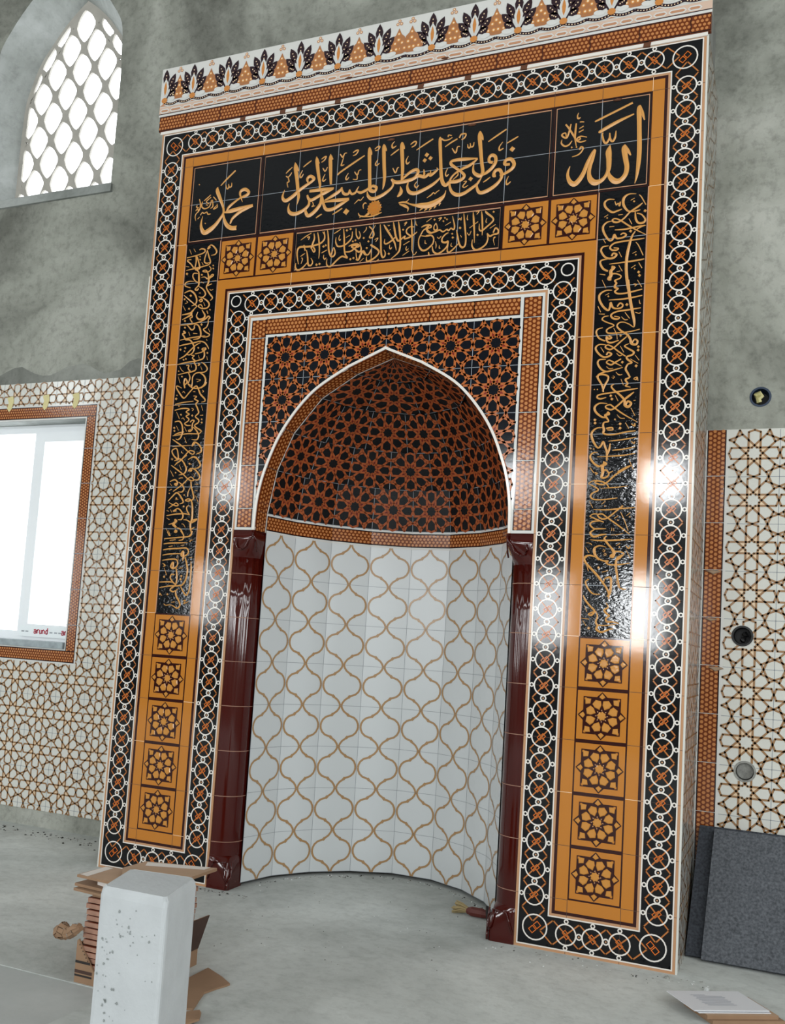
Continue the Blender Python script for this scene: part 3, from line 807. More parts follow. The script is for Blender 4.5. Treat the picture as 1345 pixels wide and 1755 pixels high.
'strip': '''4444,14904,14 4303,14839,28 4176,14763,14
4342,14808,28 4399,14819,28 4376,14750,20
4511,14883,20 4530,14766,39 4499,14662,45 4459,14532,39
4771,14900,22 4793,14737,39 4712,14639,42 4570,14601,45 4396,14586,48 4175,14597,51 4113,14543,43 4109,14408,34 4161,14187,17
4735,14898,20 4783,14832,28
4268,14634,34 4315,14494,34 4287,14578,25
4483,14597,34 4563,14494,36 4538,14443,36 4465,14545,28
4604,14899,20 4647,14726,36 4680,14482,34 4680,14268,14
4855,14924,20 4892,14726,39 4920,14456,42 4982,14303,44 5054,14289,44 5088,14371,36 5046,14495,19 5016,14419,30 4994,14328,36
4347,14504,20 4385,14352,37 4415,14161,42 4483,14128,42 4528,14203,31 4477,14302,14
4390,14204,25 4274,14095,39 4160,14046,45 4089,14113,40 4090,14221,14
4201,14369,14 4250,14400,25 4313,14434,14
4233,14334,23 4258,14298,25 4229,14193,11
D4636,14128,33
D4711,14138,31
D4784,14544,31
D4840,14565,28
4738,14395,14 4800,14422,25 4877,14454,17
4806,14348,11 4800,14282,25 4836,14238,31 4869,14275,11
5028,14824,14 5097,14856,25 5190,14907,17
5182,14773,11 5159,14696,22 5184,14646,28 5210,14676,11
5085,14730,14 5087,14611,30 5151,14510,39 5293,14515,38 5415,14587,38 5485,14685,33 5489,14817,19
5264,14903,19 5295,14680,39 5311,14467,38 5344,14304,36 5407,14212,33 5269,14259,41 5147,14186,41 5014,14067,41 4928,14063,36 4887,14140,28 4893,14246,11
5347,14357,27 5474,14357,38 5581,14424,38 5633,14484,44 5493,14473,41 5583,14397,35 5686,14321,41 5738,14381,35 5691,14543,19
5422,14481,22 5519,14510,38 5631,14511,38 5684,14452,33 5567,14426,35
D5352,14859,30
D5442,14882,30
5336,14695,14 5432,14738,19
5576,14879,19 5594,14726,30 5657,14633,35 5694,14701,27 5658,14804,14
D5520,14582,25
D5582,14602,25
D5487,14171,30
D5563,14189,30
5614,14355,14 5631,14222,24 5679,14125,27 5741,14236,27 5796,14335,32 5858,14250,32 5908,14232,27
5789,14638,35 5797,14624,35
5834,14882,14 5831,14830,19 5766,14759,11
5717,14081,11 5816,14163,16
5900,14890,27 5982,14808,32 6028,14698,35 5995,14623,35 5925,14631,30 5954,14707,24 6051,14905,11
5831,14885,11 5822,14814,19 5764,14755,11
D5784,14630,27
D5907,14539,27
D5877,14390,27
6054,14564,13 6134,14595,24 6085,14509,16
5626,14152,30 5683,14133,33 5724,14247,35 5766,14334,33 5842,14248,38 5925,14239,35 5984,14350,22
5965,14457,40 6009,14426,48 6153,14319,40 6173,14239,37 6083,14144,40 5930,14075,46 5886,14112,32 5887,14191,11
5979,14351,19 5996,14218,19 6001,14048,11
6168,14904,19 6203,14587,38 6233,14258,40 6275,14137,43 6328,14157,35 6334,14234,27 6298,14303,11
6258,14887,19 6327,14781,45 6478,14556,40 6555,14418,37 6599,14258,13
6487,14918,16 6516,14785,43 6571,14571,42 6632,14474,45 6697,14505,37 6786,14572,26
6302,14550,13 6301,14459,32 6364,14439,37 6481,14503,40 6558,14573,24
6609,14917,16 6640,14757,45 6675,14533,42 6682,14326,40 6643,14201,37 6483,14076,16
7069,14630,21 6974,14564,37 6857,14513,39 6770,14510,34 6800,14571,18
6995,14748,21 6894,14766,29 6817,14711,32 6823,14633,34 6907,14565,34 6961,14553,26
6917,14925,16 6932,14762,39 6958,14501,34 6970,14218,21
6969,14231,18 7023,14110,18 7085,14174,21
6748,14855,16 6806,14880,29 6757,14808,19
D6733,14714,24
6355,14869,13 6377,14847,19 6403,14863,13
6397,14740,11 6430,14762,13
6434,14405,11 6431,14341,24 6461,14305,27 6485,14348,11
D6425,14199,29
6760,14363,16 6902,14437,21
6836,14322,11 6827,14265,24 6849,14237,26 6886,14272,10
6756,14125,16 6903,14212,21
6097,14045,16 6189,14100,19
7020,14880,11 7031,14801,24 7066,14778,18
7274,14830,16 7388,14900,18
7162,14722,21 7253,14756,39 7358,14750,36 7388,14695,31 7232,14662,31 7160,14555,29 7115,14433,26 7137,14289,34 7223,14191,44 7327,14205,41 7432,14295,31
7269,14696,29 7340,14611,31 7415,14564,28
7161,14530,18 7295,14502,26 7419,14513,23
7267,14415,10 7272,14351,23 7312,14334,16
7370,14137,10 7388,14059,23 7373,14086,16
7271,14698,18 7347,14753,34 7287,14658,31 7358,14573,39 7475,14579,39 7591,14610,36 7671,14563,33 7759,14603,33 7800,14573,33 7849,14618,31 7915,14585,36 7929,14672,33 7871,14887,15
7502,14780,21 7455,14702,26 7472,14624,31 7537,14642,28 7510,14760,18
D7461,14859,26
D7701,14868,23
D7670,14798,23
D7748,14830,23
7549,14870,16 7613,14887,31 7565,14817,16
7715,14697,13 7840,14758,18
7283,14518,23 7401,14511,34 7465,14434,31 7452,14321,34 7379,14240,34 7303,14191,29
7508,14365,10 7533,14274,23 7525,14198,10
7548,14456,15 7589,14420,21 7638,14471,13
7605,14266,10 7609,14202,23 7635,14199,13
7359,14140,10 7370,14075,23 7397,14060,16
7802,14528,18 7727,14493,33 7661,14412,33 7672,14334,39 7751,14313,46 7801,14333,36 7782,14221,36 7685,14124,38 7571,14079,41 7476,14140,36 7443,14258,18
D7890,14489,23
D7906,14403,28
7980,14565,15 8014,14422,36 8063,14241,38 8132,14158,43 8193,14201,38 8202,14363,35 8158,14682,38 8125,14919,15
8049,14267,18 7953,14165,33 7842,14082,36 7794,14131,31 7812,14256,10
7997,14828,13 8018,14787,20 8042,14822,15 8070,14775,20 8079,14843,10
D8061,14599,31
8077,14440,10 8105,14387,18
8217,14877,10 8209,14789,23 8230,14755,23
7881,14286,10 7872,14224,20 7912,14201,15
8227,14473,15 8275,14417,20 8314,14501,13
8272,14574,15 8461,14696,18
8335,14919,15 8357,14746,43 8386,14467,33 8399,14228,13
8398,14917,15 8467,14927,25 8420,14858,15
8351,14309,13 8352,14171,33 8427,14076,40 8539,14089,40 8659,14175,37 8696,14295,30 8677,14409,20 8737,14340,37 8810,14369,37 8908,14382,42 8916,14456,35 8852,14506,35 8808,14406,30
8524,14914,15 8545,14761,40 8564,14534,35 8566,14378,13
8605,14916,15 8646,14861,45 8777,14745,37 8787,14669,37 8662,14560,37 8554,14485,38 8496,14517,30 8489,14643,10
D8795,14868,25
8652,14748,10 8631,14676,20 8658,14648,20
8727,14515,15 8853,14587,17
8814,14294,12 8856,14308,25 8822,14256,17 8854,14129,8
D8465,14399,28''',
'right': '''11753,14877,9 11608,14890,28 11511,14820,55 11505,14691,53 11577,14564,41 11656,14519,30 11767,14522,30 11843,14536,16
11882,14672,18 11797,14607,39 11645,14514,34 11539,14404,34 11430,14334,35 11340,14339,42 11299,14385,32 11348,14409,25 11451,14367,30 11634,14227,32 11793,14115,25 11973,14007,11
11326,14815,12 11207,14830,28 11130,14775,42 11158,14664,44 11286,14553,42 11398,14569,35 11481,14594,18
11334,14772,16 11365,14697,28 11403,14728,18 11428,14665,35 11441,14753,23
11647,14755,14 11723,14793,16
D11715,14723,23
11809,14852,16 11855,14799,23 11950,14623,18
D11938,14501,34
11746,14496,23 11762,14353,41 11821,14264,43 11919,14264,45 11944,14331,36 11869,14434,27 11780,14468,23
11954,14204,16 11801,14190,32 11570,14165,34 11358,14172,16
11965,14200,11 11857,14172,25 11771,14118,25
11629,14375,14 11689,14256,16
11248,14249,21 11344,14250,12
11413,14478,18 11502,14479,11
11132,14465,12 11209,14509,16
D11195,14440,19
11294,14362,12 11193,14351,30 11118,14265,44 11146,14131,44 11243,13978,39 11310,13971,41 11351,14072,41 11399,13996,39 11466,13988,34 11532,13999,39 11586,14045,34 11529,14087,30 11474,14058,28
11350,14084,46 11365,14000,35
D11670,14112,34
11761,14101,18 11699,13997,39 11651,13804,55 11616,13574,59 11614,13341,57 11639,13106,59 11674,12923,57
11948,13934,16 11811,13926,29 11536,13916,32 11358,13895,34 11277,13821,35 11319,13758,35 11409,13748,34 11441,13780,25 11351,13801,23
11128,14015,12 11183,13914,14
11781,13871,11 11838,13795,20 11934,13581,18
11248,13854,14 11135,13843,32 11099,13770,39 11166,13645,39 11259,13588,39 11359,13595,46 11413,13654,39 11344,13685,37 11313,13629,34
11455,13708,11 11515,13590,16
11723,13644,11 11799,13677,14
D11791,13608,20
11958,13509,23 11828,13494,34 11608,13481,32 11275,13469,14
11259,13582,16 11124,13566,32 11093,13511,39 11155,13387,42 11258,13324,34
11322,13405,57 11379,13388,50 11314,13324,64 11318,13230,69 11276,13164,64 11333,13147,41
11350,13262,34 11429,13254,27 11514,13205,25 11499,13154,27 11401,13117,34 11437,13055,34 11400,13012,34 11452,12943,30
11427,13295,11 11499,13306,11
11091,13281,12 11205,13253,21
11466,13426,14 11538,13296,14
11852,13445,14 11922,13322,18
11707,13343,11 11793,13399,16
D11779,13325,20
D11859,13247,32
D11878,13176,32
11843,13087,9 11931,12934,16
11147,13152,9 11228,12981,16
11770,13013,16 11825,12996,23 11793,12964,16
11656,13104,57 11687,12869,59 11729,12634,56 11769,12447,56 11809,12260,49 11809,12133,22 11713,12198,20 11602,12247,20 11514,12236,27 11483,12169,32 11565,12071,38 11678,11994,40 11747,11897,45 11772,11804,49 11861,11775,45 11891,11842,38 11835,11880,29 11783,11815,34
11426,13056,34 11401,12976,39 11474,12946,25 11410,12894,39 11467,12842,34 11600,12836,32 11797,12865,32 11943,12892,20
11948,12765,20 11802,12744,31 11583,12722,32 11294,12724,14
11353,12922,14 11219,12923,30 11110,12851,41 11114,12733,44 11199,12586,44 11292,12514,39 11323,12576,39 11336,12668,41 11378,12571,39 11447,12537,32 11546,12546,34 11577,12601,29 11520,12641,32 11467,12575,30
D11656,12600,34
11930,12514,18 11702,12492,34 11460,12472,32 11352,12411,36 11399,12337,39 11489,12319,32 11520,12351,20 11420,12382,20
11223,12829,11 11300,12863,16
D11285,12800,21
11086,12613,14 11147,12485,16
11109,12453,9 11228,12438,21
11627,12441,14 11720,12312,16
11559,12360,11 11622,12297,20 11688,12292,14
11892,12678,11 11905,12608,20 11927,12600,13
11825,12431,11 11902,12401,16 11923,12423,11
11308,12397,14 11219,12386,25 11182,12331,27 11280,12266,25 11382,12223,25 11416,12186,23 11307,12136,30 11276,12092,30 11322,12042,30 11500,12035,25 11719,12042,25 11925,12079,18
11200,12161,14 11106,12139,30 11075,12072,34 11136,11951,34 11262,11884,27
11324,11990,30 11382,11946,34 11327,11926,39 11281,11976,30 11296,11882,39 11375,11842,36 11528,11884,18
11418,12139,11 11479,12008,14 11494,11903,11
D11558,11974,27
11679,11948,22 11552,11842,32 11445,11745,29 11358,11705,34 11267,11757,30 11310,11800,25 11401,11760,27 11538,11647,29 11673,11547,22
11288,11802,11 11153,11822,25 11077,11758,39 11127,11650,39 11231,11563,36 11331,11563,38 11396,11610,36 11327,11649,32 11296,11594,32
11178,11763,11 11244,11655,16
11561,11761,11 11637,11630,13
11495,11621,11 11552,11566,18 11606,11580,11
11729,11801,11 11643,11761,27 11711,11705,31 11823,11629,38 11803,11573,36 11696,11534,36 11720,11476,40 11798,11414,33 11723,11384,33 11683,11296,40 11730,11202,38 11777,11114,27
11763,11490,11 11919,11390,16
11858,11559,11 11938,11451,13
D11911,11726,31
D11909,11658,31
D11883,11341,33
D11614,11431,31
11587,11501,25 11469,11434,34 11393,11392,32 11303,11443,27 11356,11486,25 11458,11434,27 11604,11351,13
11289,11508,11 11166,11509,30 11130,11442,36 11196,11323,39 11299,11260,32 11420,11276,29 11627,11327,16
11306,11363,11 11363,11314,16 11441,11321,11
11310,11259,23 11178,11220,29 11114,11155,23
11499,11237,11 11556,11177,16 11622,11185,11
D11446,11137,31
11854,11099,20 11908,11113,22 11920,11073,15
11268,10846,27 11229,10997,36 11145,11139,39 11165,11196,34 11253,11202,34 11344,11163,36 11347,11094,36 11285,10971,41 11251,10858,27
D11450,11137,34
11727,11200,33 11763,11118,29 11688,11077,40 11735,10995,33 11693,10951,31 11792,10918,16
11840,11086,16 11895,11066,24 11915,11116,18 11928,11042,13
11600,11093,9 11654,10965,13
11530,11199,11 11597,11173,13
11934,10889,18 11762,10869,31 11544,10839,31 11325,10815,29 11171,10787,32 11151,10737,32 11219,10711,32 11328,10735,16
11472,10996,16 11419,10953,31 11477,10871,34 11591,10774,38 11682,10668,44 11697,10565,51 11764,10529,55 11816,10595,44 11749,10637,40 11708,10565,40
11861,10819,20 11767,10744,44 11661,10658,38 11556,10560,33 11449,10485,34 11349,10511,34 11325,10558,27 11412,10583,27 11491,10523,29 11672,10386,27 11938,10224,11
11356,10608,13 11200,10620,29 11109,10544,45 11141,10439,43 11256,10344,36 11334,10330,27
11077,10901,16 11099,10911,16
D11149,10903,16
D11416,10762,31
D11440,10696,31
11503,10767,11 11563,10650,13
11857,10649,11 11900,10653,15
11814,10504,11 11901,10343,15
11552,10379,9 11620,10308,16 11708,10299,13
11358,10431,56 11398,10396,49 11321,10376,45 11357,10318,38 11393,10248,27 11305,10228,31 11291,10161,40 11311,10080,49 11303,10013,40 11415,9981,31 11579,9993,29 11751,10028,29 11923,10045,18
11354,10107,34 11464,10121,29 11477,10075,25 11378,10078,22
D11125,10286,32
D11131,10223,32
D11620,10190,33
D11623,10105,33
11722,10214,13 11792,10088,15
11832,10188,15 11898,10141,29 11901,10197,20
D11518,10284,22
11276,10127,11 11155,10114,29 11070,10019,45 11098,9882,45 11193,9732,34 11259,9753,38 11305,9842,40 11348,9739,40 11385,9626,40 11392,9456,29
11444,9805,22 11427,9681,40 11388,9569,33
11939,9916,15 11692,9878,27 11409,9851,13
11925,9726,15 11700,9686,26 11493,9668,18
11930,9598,15 11650,9558,27 11201,9544,13
11845,9840,13 11901,9794,22 11915,9838,13
11050,9701,16 11083,9711,18
D11128,9699,18
11209,9629,13 11109,9620,29 11063,9541,40 11129,9427,38 11232,9346,31 11297,9379,33
11322,9424,62 11384,9400,44 11320,9356,49 11325,9226,62
11816,9483,9 11910,9280,13
11609,9240,20 11779,9327,33 11853,9359,18
11066,9337,9 11148,9229,13
11090,9463,25 11171,9394,29 11261,9347,25
11325,9414,62 11370,9390,51 11305,9358,51 11321,9233,58 11303,9132,45 11391,9131,33 11443,9198,29 11385,9278,29 11342,9267,31
11432,9210,22 11518,9253,20
11062,9339,9 11145,9224,16
11167,9224,27 11223,9212,16 11180,9184,18
11860,9355,15 11734,9284,33 11564,9174,35 11438,9052,31 11332,8986,29 11220,9009,29 11175,9038,20 11229,9060,25 11329,9042,27 11408,8997,24 11454,8929,22
11054,9011,18 11119,9055,18 11207,9071,22 11318,9048,22
11054,9005,13 11202,8931,27 11248,8874,29 11140,8818,29 11104,8751,31 11168,8695,27 11355,8689,24 11626,8722,18
11291,8913,9 11563,8928,20 11811,8955,11
11824,9450,8 11894,9315,11
11086,8661,9 11158,8526,13
11326,8594,11 11400,8661,15
D11393,8560,18
11176,8492,11 11418,8488,26 11689,8511,28 11967,8534,15
11740,8572,28 11636,8483,28 11521,8382,29 11425,8315,29 11327,8314,31 11258,8381,27 11345,8404,27 11457,8326,26 11647,8195,28 11891,8010,15
11105,8358,18 11169,8403,20 11257,8403,22
11105,8358,20 11229,8302,27 11385,8242,20
11318,8264,13 11186,8257,29 11117,8201,31 11192,8118,29 11302,8113,27 11434,8115,13
11215,8101,16 11130,8033,40 11199,7956,42 11330,7991,37 11449,8009,15
11702,8439,15 11773,8295,17 11856,8086,15
11578,8316,11 11656,8372,15
D11657,8283,20
11813,8373,11 11885,8434,15
D11878,8351,20
11541,8138,9 11544,8072,13
11574,8127,9 11587,8072,13
11526,7994,9 11655,8001,13 11762,8030,11
11136,7894,11 11334,7880,29 11659,7896,31 11937,7917,15
11450,7971,18 11409,7915,40 11490,7805,37 11581,7707,37 11615,7653,44 11585,7597,55 11553,7585,48 11616,7631,33
11625,7675,22 11722,7666,24 11789,7624,20 11675,7506,30
11454,7749,9 11327,7780,24 11220,7722,38 11237,7601,40 11318,7497,26
D11408,7682,33
D11433,7610,31
11061,7831,9 11128,7827,13 11173,7794,18
11054,7742,9 11125,7632,15
11642,7786,11 11716,7837,15
D11706,7759,20
11825,7789,13 11880,7735,26 11910,7791,17
11828,7712,9 11920,7539,13
11031,7507,22 11127,7587,27 11260,7557,18
11228,7724,40 11243,7613,40 11313,7526,31 11413,7484,28 11500,7475,44 11457,7463,33 11513,7415,28 11675,7414,28 11909,7453,15
11555,7730,33 11601,7643,55 11582,7576,61 11539,7586,33 11644,7666,24 11730,7668,24 11796,7625,20 11670,7545,39 11649,7402,46 11670,7271,43 11698,7118,37 11735,6989,22
11235,7558,15 11113,7583,29 11032,7531,40 11075,7431,44 11190,7312,44 11305,7194,44 11408,7065,39 11489,6958,37 11537,6850,37 11541,6741,22
D11404,7683,29
D11440,7612,31
D11320,7349,29
11389,7263,13 11507,7299,17
11430,7077,20 11459,7144,24 11556,7158,44 11573,7027,43 11558,6851,39 11506,6794,28
11144,7117,18 11080,7065,31 11129,6945,31 11233,6839,26 11375,6833,15
11048,6798,18 11096,6701,37 11200,6584,33 11280,6500,37 11218,6420,37 11162,6439,22 11259,6488,26
11667,7096,9 11714,6977,13
11725,6977,19 11801,6947,26 11865,6950,13
11088,7387,9 11126,7277,15
11079,6601,9 11133,6482,15
11012,6355,9 11178,6341,15
11058,6313,9 11129,6207,15
D11180,6166,31
11490,6673,15 11537,6588,26 11463,6530,37 11520,6456,37 11565,6425,28 11503,6368,33 11527,6304,37 11634,6309,28 11753,6282,15
11302,6501,15 11339,6404,31 11311,6293,37 11346,6218,39 11328,6152,44 11427,6102,37 11555,6153,32 11650,6179,13
11324,6239,22 11465,6230,22 11700,6263,13''',
'left': '''1641,14866,55 1694,14872,45 1631,14832,43 1703,14917,27 1800,14872,37 1891,14746,42 1852,14669,32 1741,14657,12
1391,14829,25 1456,14851,33 1553,14817,38 1533,14749,35 1337,14700,30 1043,14666,18
1621,14798,28 1675,14653,35 1735,14507,37 1708,14440,30 1579,14406,30 1314,14375,35 1061,14347,18
1622,14786,20 1571,14629,33 1568,14512,33 1639,14470,30 1730,14484,17
1104,14877,10 1171,14741,15
1226,14876,10 1288,14787,15
1311,14691,43 1326,14537,38 1301,14376,30
1340,14664,35 1410,14493,38 1436,14363,45 1317,14351,35
1184,14610,18 1063,14599,30 1182,14493,33 1274,14379,33
D1432,14655,20
D1439,14578,23
1489,14509,10 1543,14433,13
D1831,14393,22
D1839,14317,25
1713,14393,20 1773,14317,27 1712,14254,27 1592,14260,30 1537,14289,23 1629,14297,27 1689,14221,30 1728,14090,50 1725,13975,50 1683,13863,35 1776,13716,37 1880,13592,37 1820,13528,17
1754,14088,42 1854,14147,35 1812,14175,25 1741,14089,37
1512,14122,12 1605,14131,22 1703,14069,37
1719,13906,37 1834,13941,15
1318,14339,20 1417,14283,35 1446,14117,50 1455,13953,45 1414,13899,33 1365,13845,38 1422,13817,38 1457,13860,32
1408,14237,20 1286,14249,30 1267,14169,35 1345,14057,30 1429,14014,25
1319,14048,13 1170,14062,28 1066,14025,35 1072,13954,33 1227,13893,18
1037,14449,13 1134,14428,13
D1090,14256,35
D1526,14191,27
1522,14017,17 1606,13974,12
1841,14010,10 1946,14006,10
1466,13906,17 1594,13825,32 1672,13702,40 1599,13628,32 1478,13650,12
1781,13808,12 1823,13781,15 1887,13798,10
1482,13742,12 1536,13737,25
1501,13544,37 1564,13585,37 1595,13536,35 1530,13518,32
1601,13616,20 1742,13523,37 1804,13426,42 1745,13350,37 1599,13351,32 1487,13418,27 1564,13446,25 1624,13372,22
1063,13779,25 1220,13824,38 1349,13742,43 1430,13596,42 1414,13482,37 1298,13433,15
1055,13722,15 1172,13630,30 1345,13499,28 1460,13420,25
1460,13420,25 1312,13293,32 1262,13251,38 1049,13233,20
D1253,13693,33
D1085,13620,28
1054,13454,10 1134,13331,15
1137,13575,10 1181,13536,15 1103,13508,13
D1237,13369,30
1638,13497,10 1687,13401,15
D1842,13296,22
1738,13282,10 1786,13197,12
1383,13348,27 1310,13273,37 1178,13249,30 1045,13230,18
1309,13285,55 1302,13216,55 1174,13156,33 1064,13113,20
1315,13226,37 1348,13154,32 1284,13125,27 1362,13015,30
1497,13270,17 1467,13168,35 1541,13087,42 1660,13095,49 1705,13172,45 1613,13306,20
1761,13283,10 1795,13200,12
1820,13071,44 1857,13103,32 1801,13142,37 1752,13100,42 1676,13060,45 1549,13012,32 1312,12978,32 1030,12976,18
1808,13061,25 1817,12968,30 1774,12869,32 1698,12828,35 1771,12754,32 1883,12683,29 1822,12636,29 1691,12634,17
1219,12968,18 1294,12893,30 1366,12835,37 1429,12871,37 1435,12951,27 1529,12944,32 1606,12824,47 1633,12684,42 1574,12608,32 1429,12595,15
1767,12663,15 1583,12653,30 1318,12637,30 1053,12603,20
1126,12824,38 1185,12774,38 1106,12756,38 1152,12695,35 1214,12610,42 1323,12591,35 1410,12516,37 1476,12385,40 1447,12272,35 1359,12220,30 1277,12237,22
D1149,13071,30
D1165,12902,28
1277,12790,12 1326,12694,15
1415,12745,22 1536,12731,12
D1634,12948,32
1837,12830,10 1884,12746,15
1041,12460,25 1200,12484,32 1464,12512,32 1621,12536,30 1770,12491,30 1873,12371,27 1891,12324,10
1651,12500,15 1523,12451,30 1375,12334,35 1227,12206,37 1073,12135,22
D1090,12364,30
D1222,12396,30
D1209,12316,22
1801,12581,10 1832,12533,15
D1596,12377,25
1782,12365,42 1812,12329,39 1735,12311,42 1705,12347,30 1769,12366,25
1762,12298,37 1785,12194,42 1754,12105,37 1639,12072,32 1508,12051,30 1244,12032,30 1019,11994,17
1517,12234,20 1674,12258,27 1750,12287,25
D1867,12234,27
1854,12156,10 1883,12063,12
1614,12193,10 1648,12111,12
1414,12206,20 1495,12189,27 1447,12135,30 1534,12061,35 1512,12017,32 1573,11933,37 1568,11842,37 1480,11801,35 1335,11787,30 1071,11743,17
D1203,12104,25
D1268,12123,25
1634,11987,32 1676,11961,27 1625,11942,30
1723,12016,17 1821,11953,32 1897,11846,34 1825,11771,29 1603,11760,30 1505,11675,34 1506,11526,32 1491,11413,27
1291,11961,20 1371,11956,27 1351,11889,32 1426,11804,35
1376,11773,25 1427,11656,35 1398,11543,30 1390,11498,25 1518,11401,27 1692,11381,32 1830,11442,39 1878,11564,46 1821,11681,37 1709,11755,25
1105,11949,10 1168,11853,17 1239,11809,10
D1090,11829,20
D1197,11691,25
1082,11697,10 1159,11532,15
1282,11641,37 1267,11527,42 1306,11400,32
1296,11640,37 1357,11557,40 1310,11491,30
1422,11988,10 1450,11906,10
1707,11914,10 1755,11820,12
1604,11612,10 1738,11583,17 1637,11543,17
1218,11407,12 1092,11464,27 1054,11437,30 1147,11307,35 1267,11176,37 1334,11173,32 1467,11315,34 1613,11439,34 1686,11373,37 1765,11233,39 1894,11115,36 1899,11058,29 1809,11039,15
1764,11380,17 1875,11454,32 1907,11520,32
1308,11436,17 1270,11553,32
1565,11390,12 1672,11373,15
1409,11500,15 1521,11438,20
1242,11297,10 1280,11324,17 1324,11276,12
1547,11306,10 1613,11303,20
1807,11333,15 1850,11297,19 1812,11282,15
D1083,11150,35
D1101,11235,17
1570,11202,17 1664,11181,27 1604,11127,29 1715,11066,34 1656,11001,34 1719,10885,37 1755,10782,37 1672,10695,32 1772,10613,34 1765,10545,34 1678,10492,34 1710,10435,34 1862,10352,31 1853,10307,27 1778,10276,24 1461,10285,29 1072,10245,20
1069,11019,22 1306,11055,27 1583,11072,15
991,10994,10 1245,10995,12
1070,10871,22 1254,10903,30 1401,10903,30 1483,10872,29 1396,10818,29 1494,10758,32 1406,10716,29 1492,10645,32 1471,10589,29 1384,10536,32 1455,10488,29 1561,10485,20
D1182,10963,17
D1262,10755,25
1546,10903,12 1602,10873,17 1566,10835,12
1121,10829,10 1225,10654,17
1279,10652,12 1330,10673,17 1376,10615,10
D1584,10721,29
1817,10960,10 1868,10834,15
1801,10719,12 1892,10721,24
D1862,10621,24
D1870,10542,27
1540,10564,29 1588,10608,32 1649,10594,32 1609,10528,32 1604,10449,37 1610,10382,32 1548,10338,32 1506,10362,27 1584,10382,27
1644,10437,19 1745,10344,34 1808,10230,39 1765,10136,34 1620,10145,12
1099,10585,20 1218,10598,32 1306,10515,39 1342,10356,42 1309,10210,39 1236,10150,32 1167,10168,12
1149,10487,10 1227,10371,12
1385,10456,10 1456,10341,12
D1100,10437,30
D1111,10363,27
1117,10272,20 1246,10313,32 1390,10332,25
1403,10207,10 1483,10059,17
1074,10160,17 1216,10077,32 1372,9983,32 1543,9855,29
1092,9983,15 1344,9994,20 1608,9999,12
1658,10021,49 1721,10053,36 1648,9987,36 1692,10076,29 1800,10040,36 1902,9937,41 1911,9836,36 1798,9794,24
1543,9855,27 1620,9876,29 1728,9840,27 1694,9785,27 1613,9809,24 1557,9843,29 1437,9722,34 1365,9645,34 1227,9563,29
1203,9941,29 1113,9909,32 1091,9853,34 1170,9739,34 1283,9669,32 1272,9782,34 1233,9907,32 1190,9942,27
1180,9637,20 1309,9680,29 1392,9645,32 1479,9559,34
D1108,9683,27
1370,9870,10 1360,9836,17 1415,9813,12
1575,9664,19 1726,9728,31 1837,9659,39 1912,9552,39
1518,9769,32 1382,9670,32 1197,9527,20
1132,9776,27 1234,9695,32 1277,9661,32 1186,9640,17
1279,9773,32 1276,9672,29
1382,9670,24 1473,9556,37 1536,9443,41 1495,9332,36 1340,9289,12
D1113,9677,30
1103,9528,17 1274,9424,32 1472,9299,29 1586,9208,27 1696,9151,29 1774,9162,29 1715,9229,27 1637,9219,27 1468,9064,32 1220,8898,22
1568,9661,19 1720,9720,34 1844,9651,39 1927,9527,43 1875,9461,34 1773,9440,17
1329,9536,10 1401,9411,15
D1248,9346,22
1089,9404,10 1191,9257,17
D1624,9554,29
1590,9566,12 1684,9542,15
1661,9375,48 1697,9408,36 1608,9386,34 1655,9442,29 1761,9429,31 1874,9338,38 1935,9238,41 1890,9172,34 1786,9173,17
1757,9329,10 1804,9250,14
1349,9199,15 1400,9221,22 1466,9220,17
1103,9134,22 1232,9178,34 1317,9121,37 1297,9054,54 1242,9077,37 1333,9098,29
1357,9121,17 1456,9053,34 1518,8963,39 1473,8885,32 1354,8886,12
1108,9089,10 1167,9032,12
1098,8915,12 1174,8954,17
D1118,8848,17
1698,9129,34 1723,9006,34 1775,8873,36 1813,8751,41 1780,8696,34 1665,8662,31 1585,8685,29 1673,8718,27 1756,8673,29 1795,8541,48 1811,8375,50 1812,8232,53 1783,8121,53 1794,8011,41 1831,7901,33 1772,7835,29
1698,8995,17 1645,8873,29 1641,8773,27
D1546,8807,22
1861,8795,10 1947,8640,14
1822,9067,12 1913,9061,22
1837,8911,12 1902,8906,17
1097,8663,22 1230,8797,34 1316,8864,34 1400,8819,36 1505,8696,39 1524,8629,34 1435,8596,15
D1330,8730,27
1293,8696,12 1385,8707,15
1127,8629,12 1252,8573,27 1347,8551,32 1398,8573,29 1328,8618,27 1252,8573,29 1127,8495,17
D1556,8535,29
1701,8563,19 1640,8518,34 1662,8430,34 1736,8341,26
1307,8428,53 1357,8451,36 1268,8417,34 1380,8484,29 1477,8440,34 1554,8329,39 1524,8230,34 1420,8218,12
1092,8316,20 1341,8351,32 1590,8363,29 1750,8331,17
1080,8439,10 1149,8417,17
1184,8461,10 1231,8395,12
1578,8219,12 1683,8209,26 1794,8143,36
1819,8154,41 1930,8210,33 1953,8244,21 1840,8210,36
1821,8000,36 1907,8045,14
1328,8217,48 1384,8184,53 1298,8117,68 1356,8062,56 1399,8029,44
1167,8104,15 1284,8128,32
1098,8260,10 1182,8216,17
1535,8119,12 1589,8108,17 1649,8032,10
1366,7962,53 1421,7940,41 1343,7928,39
1413,8029,19 1522,7986,34 1629,7833,29
1096,8014,10 1234,7827,17
1181,7960,10 1248,7827,15
1357,7951,52 1415,7939,52 1374,7921,39
1526,7953,28 1621,7847,33 1602,7752,33 1492,7727,15
1847,7956,33 1829,7862,33 1735,7819,31 1485,7798,31 1077,7762,18
1147,7924,13 1213,7830,16
1238,7723,13 1406,7743,18
1076,7637,18 1216,7657,31 1498,7668,31 1749,7678,13
1225,7574,13 1336,7594,18
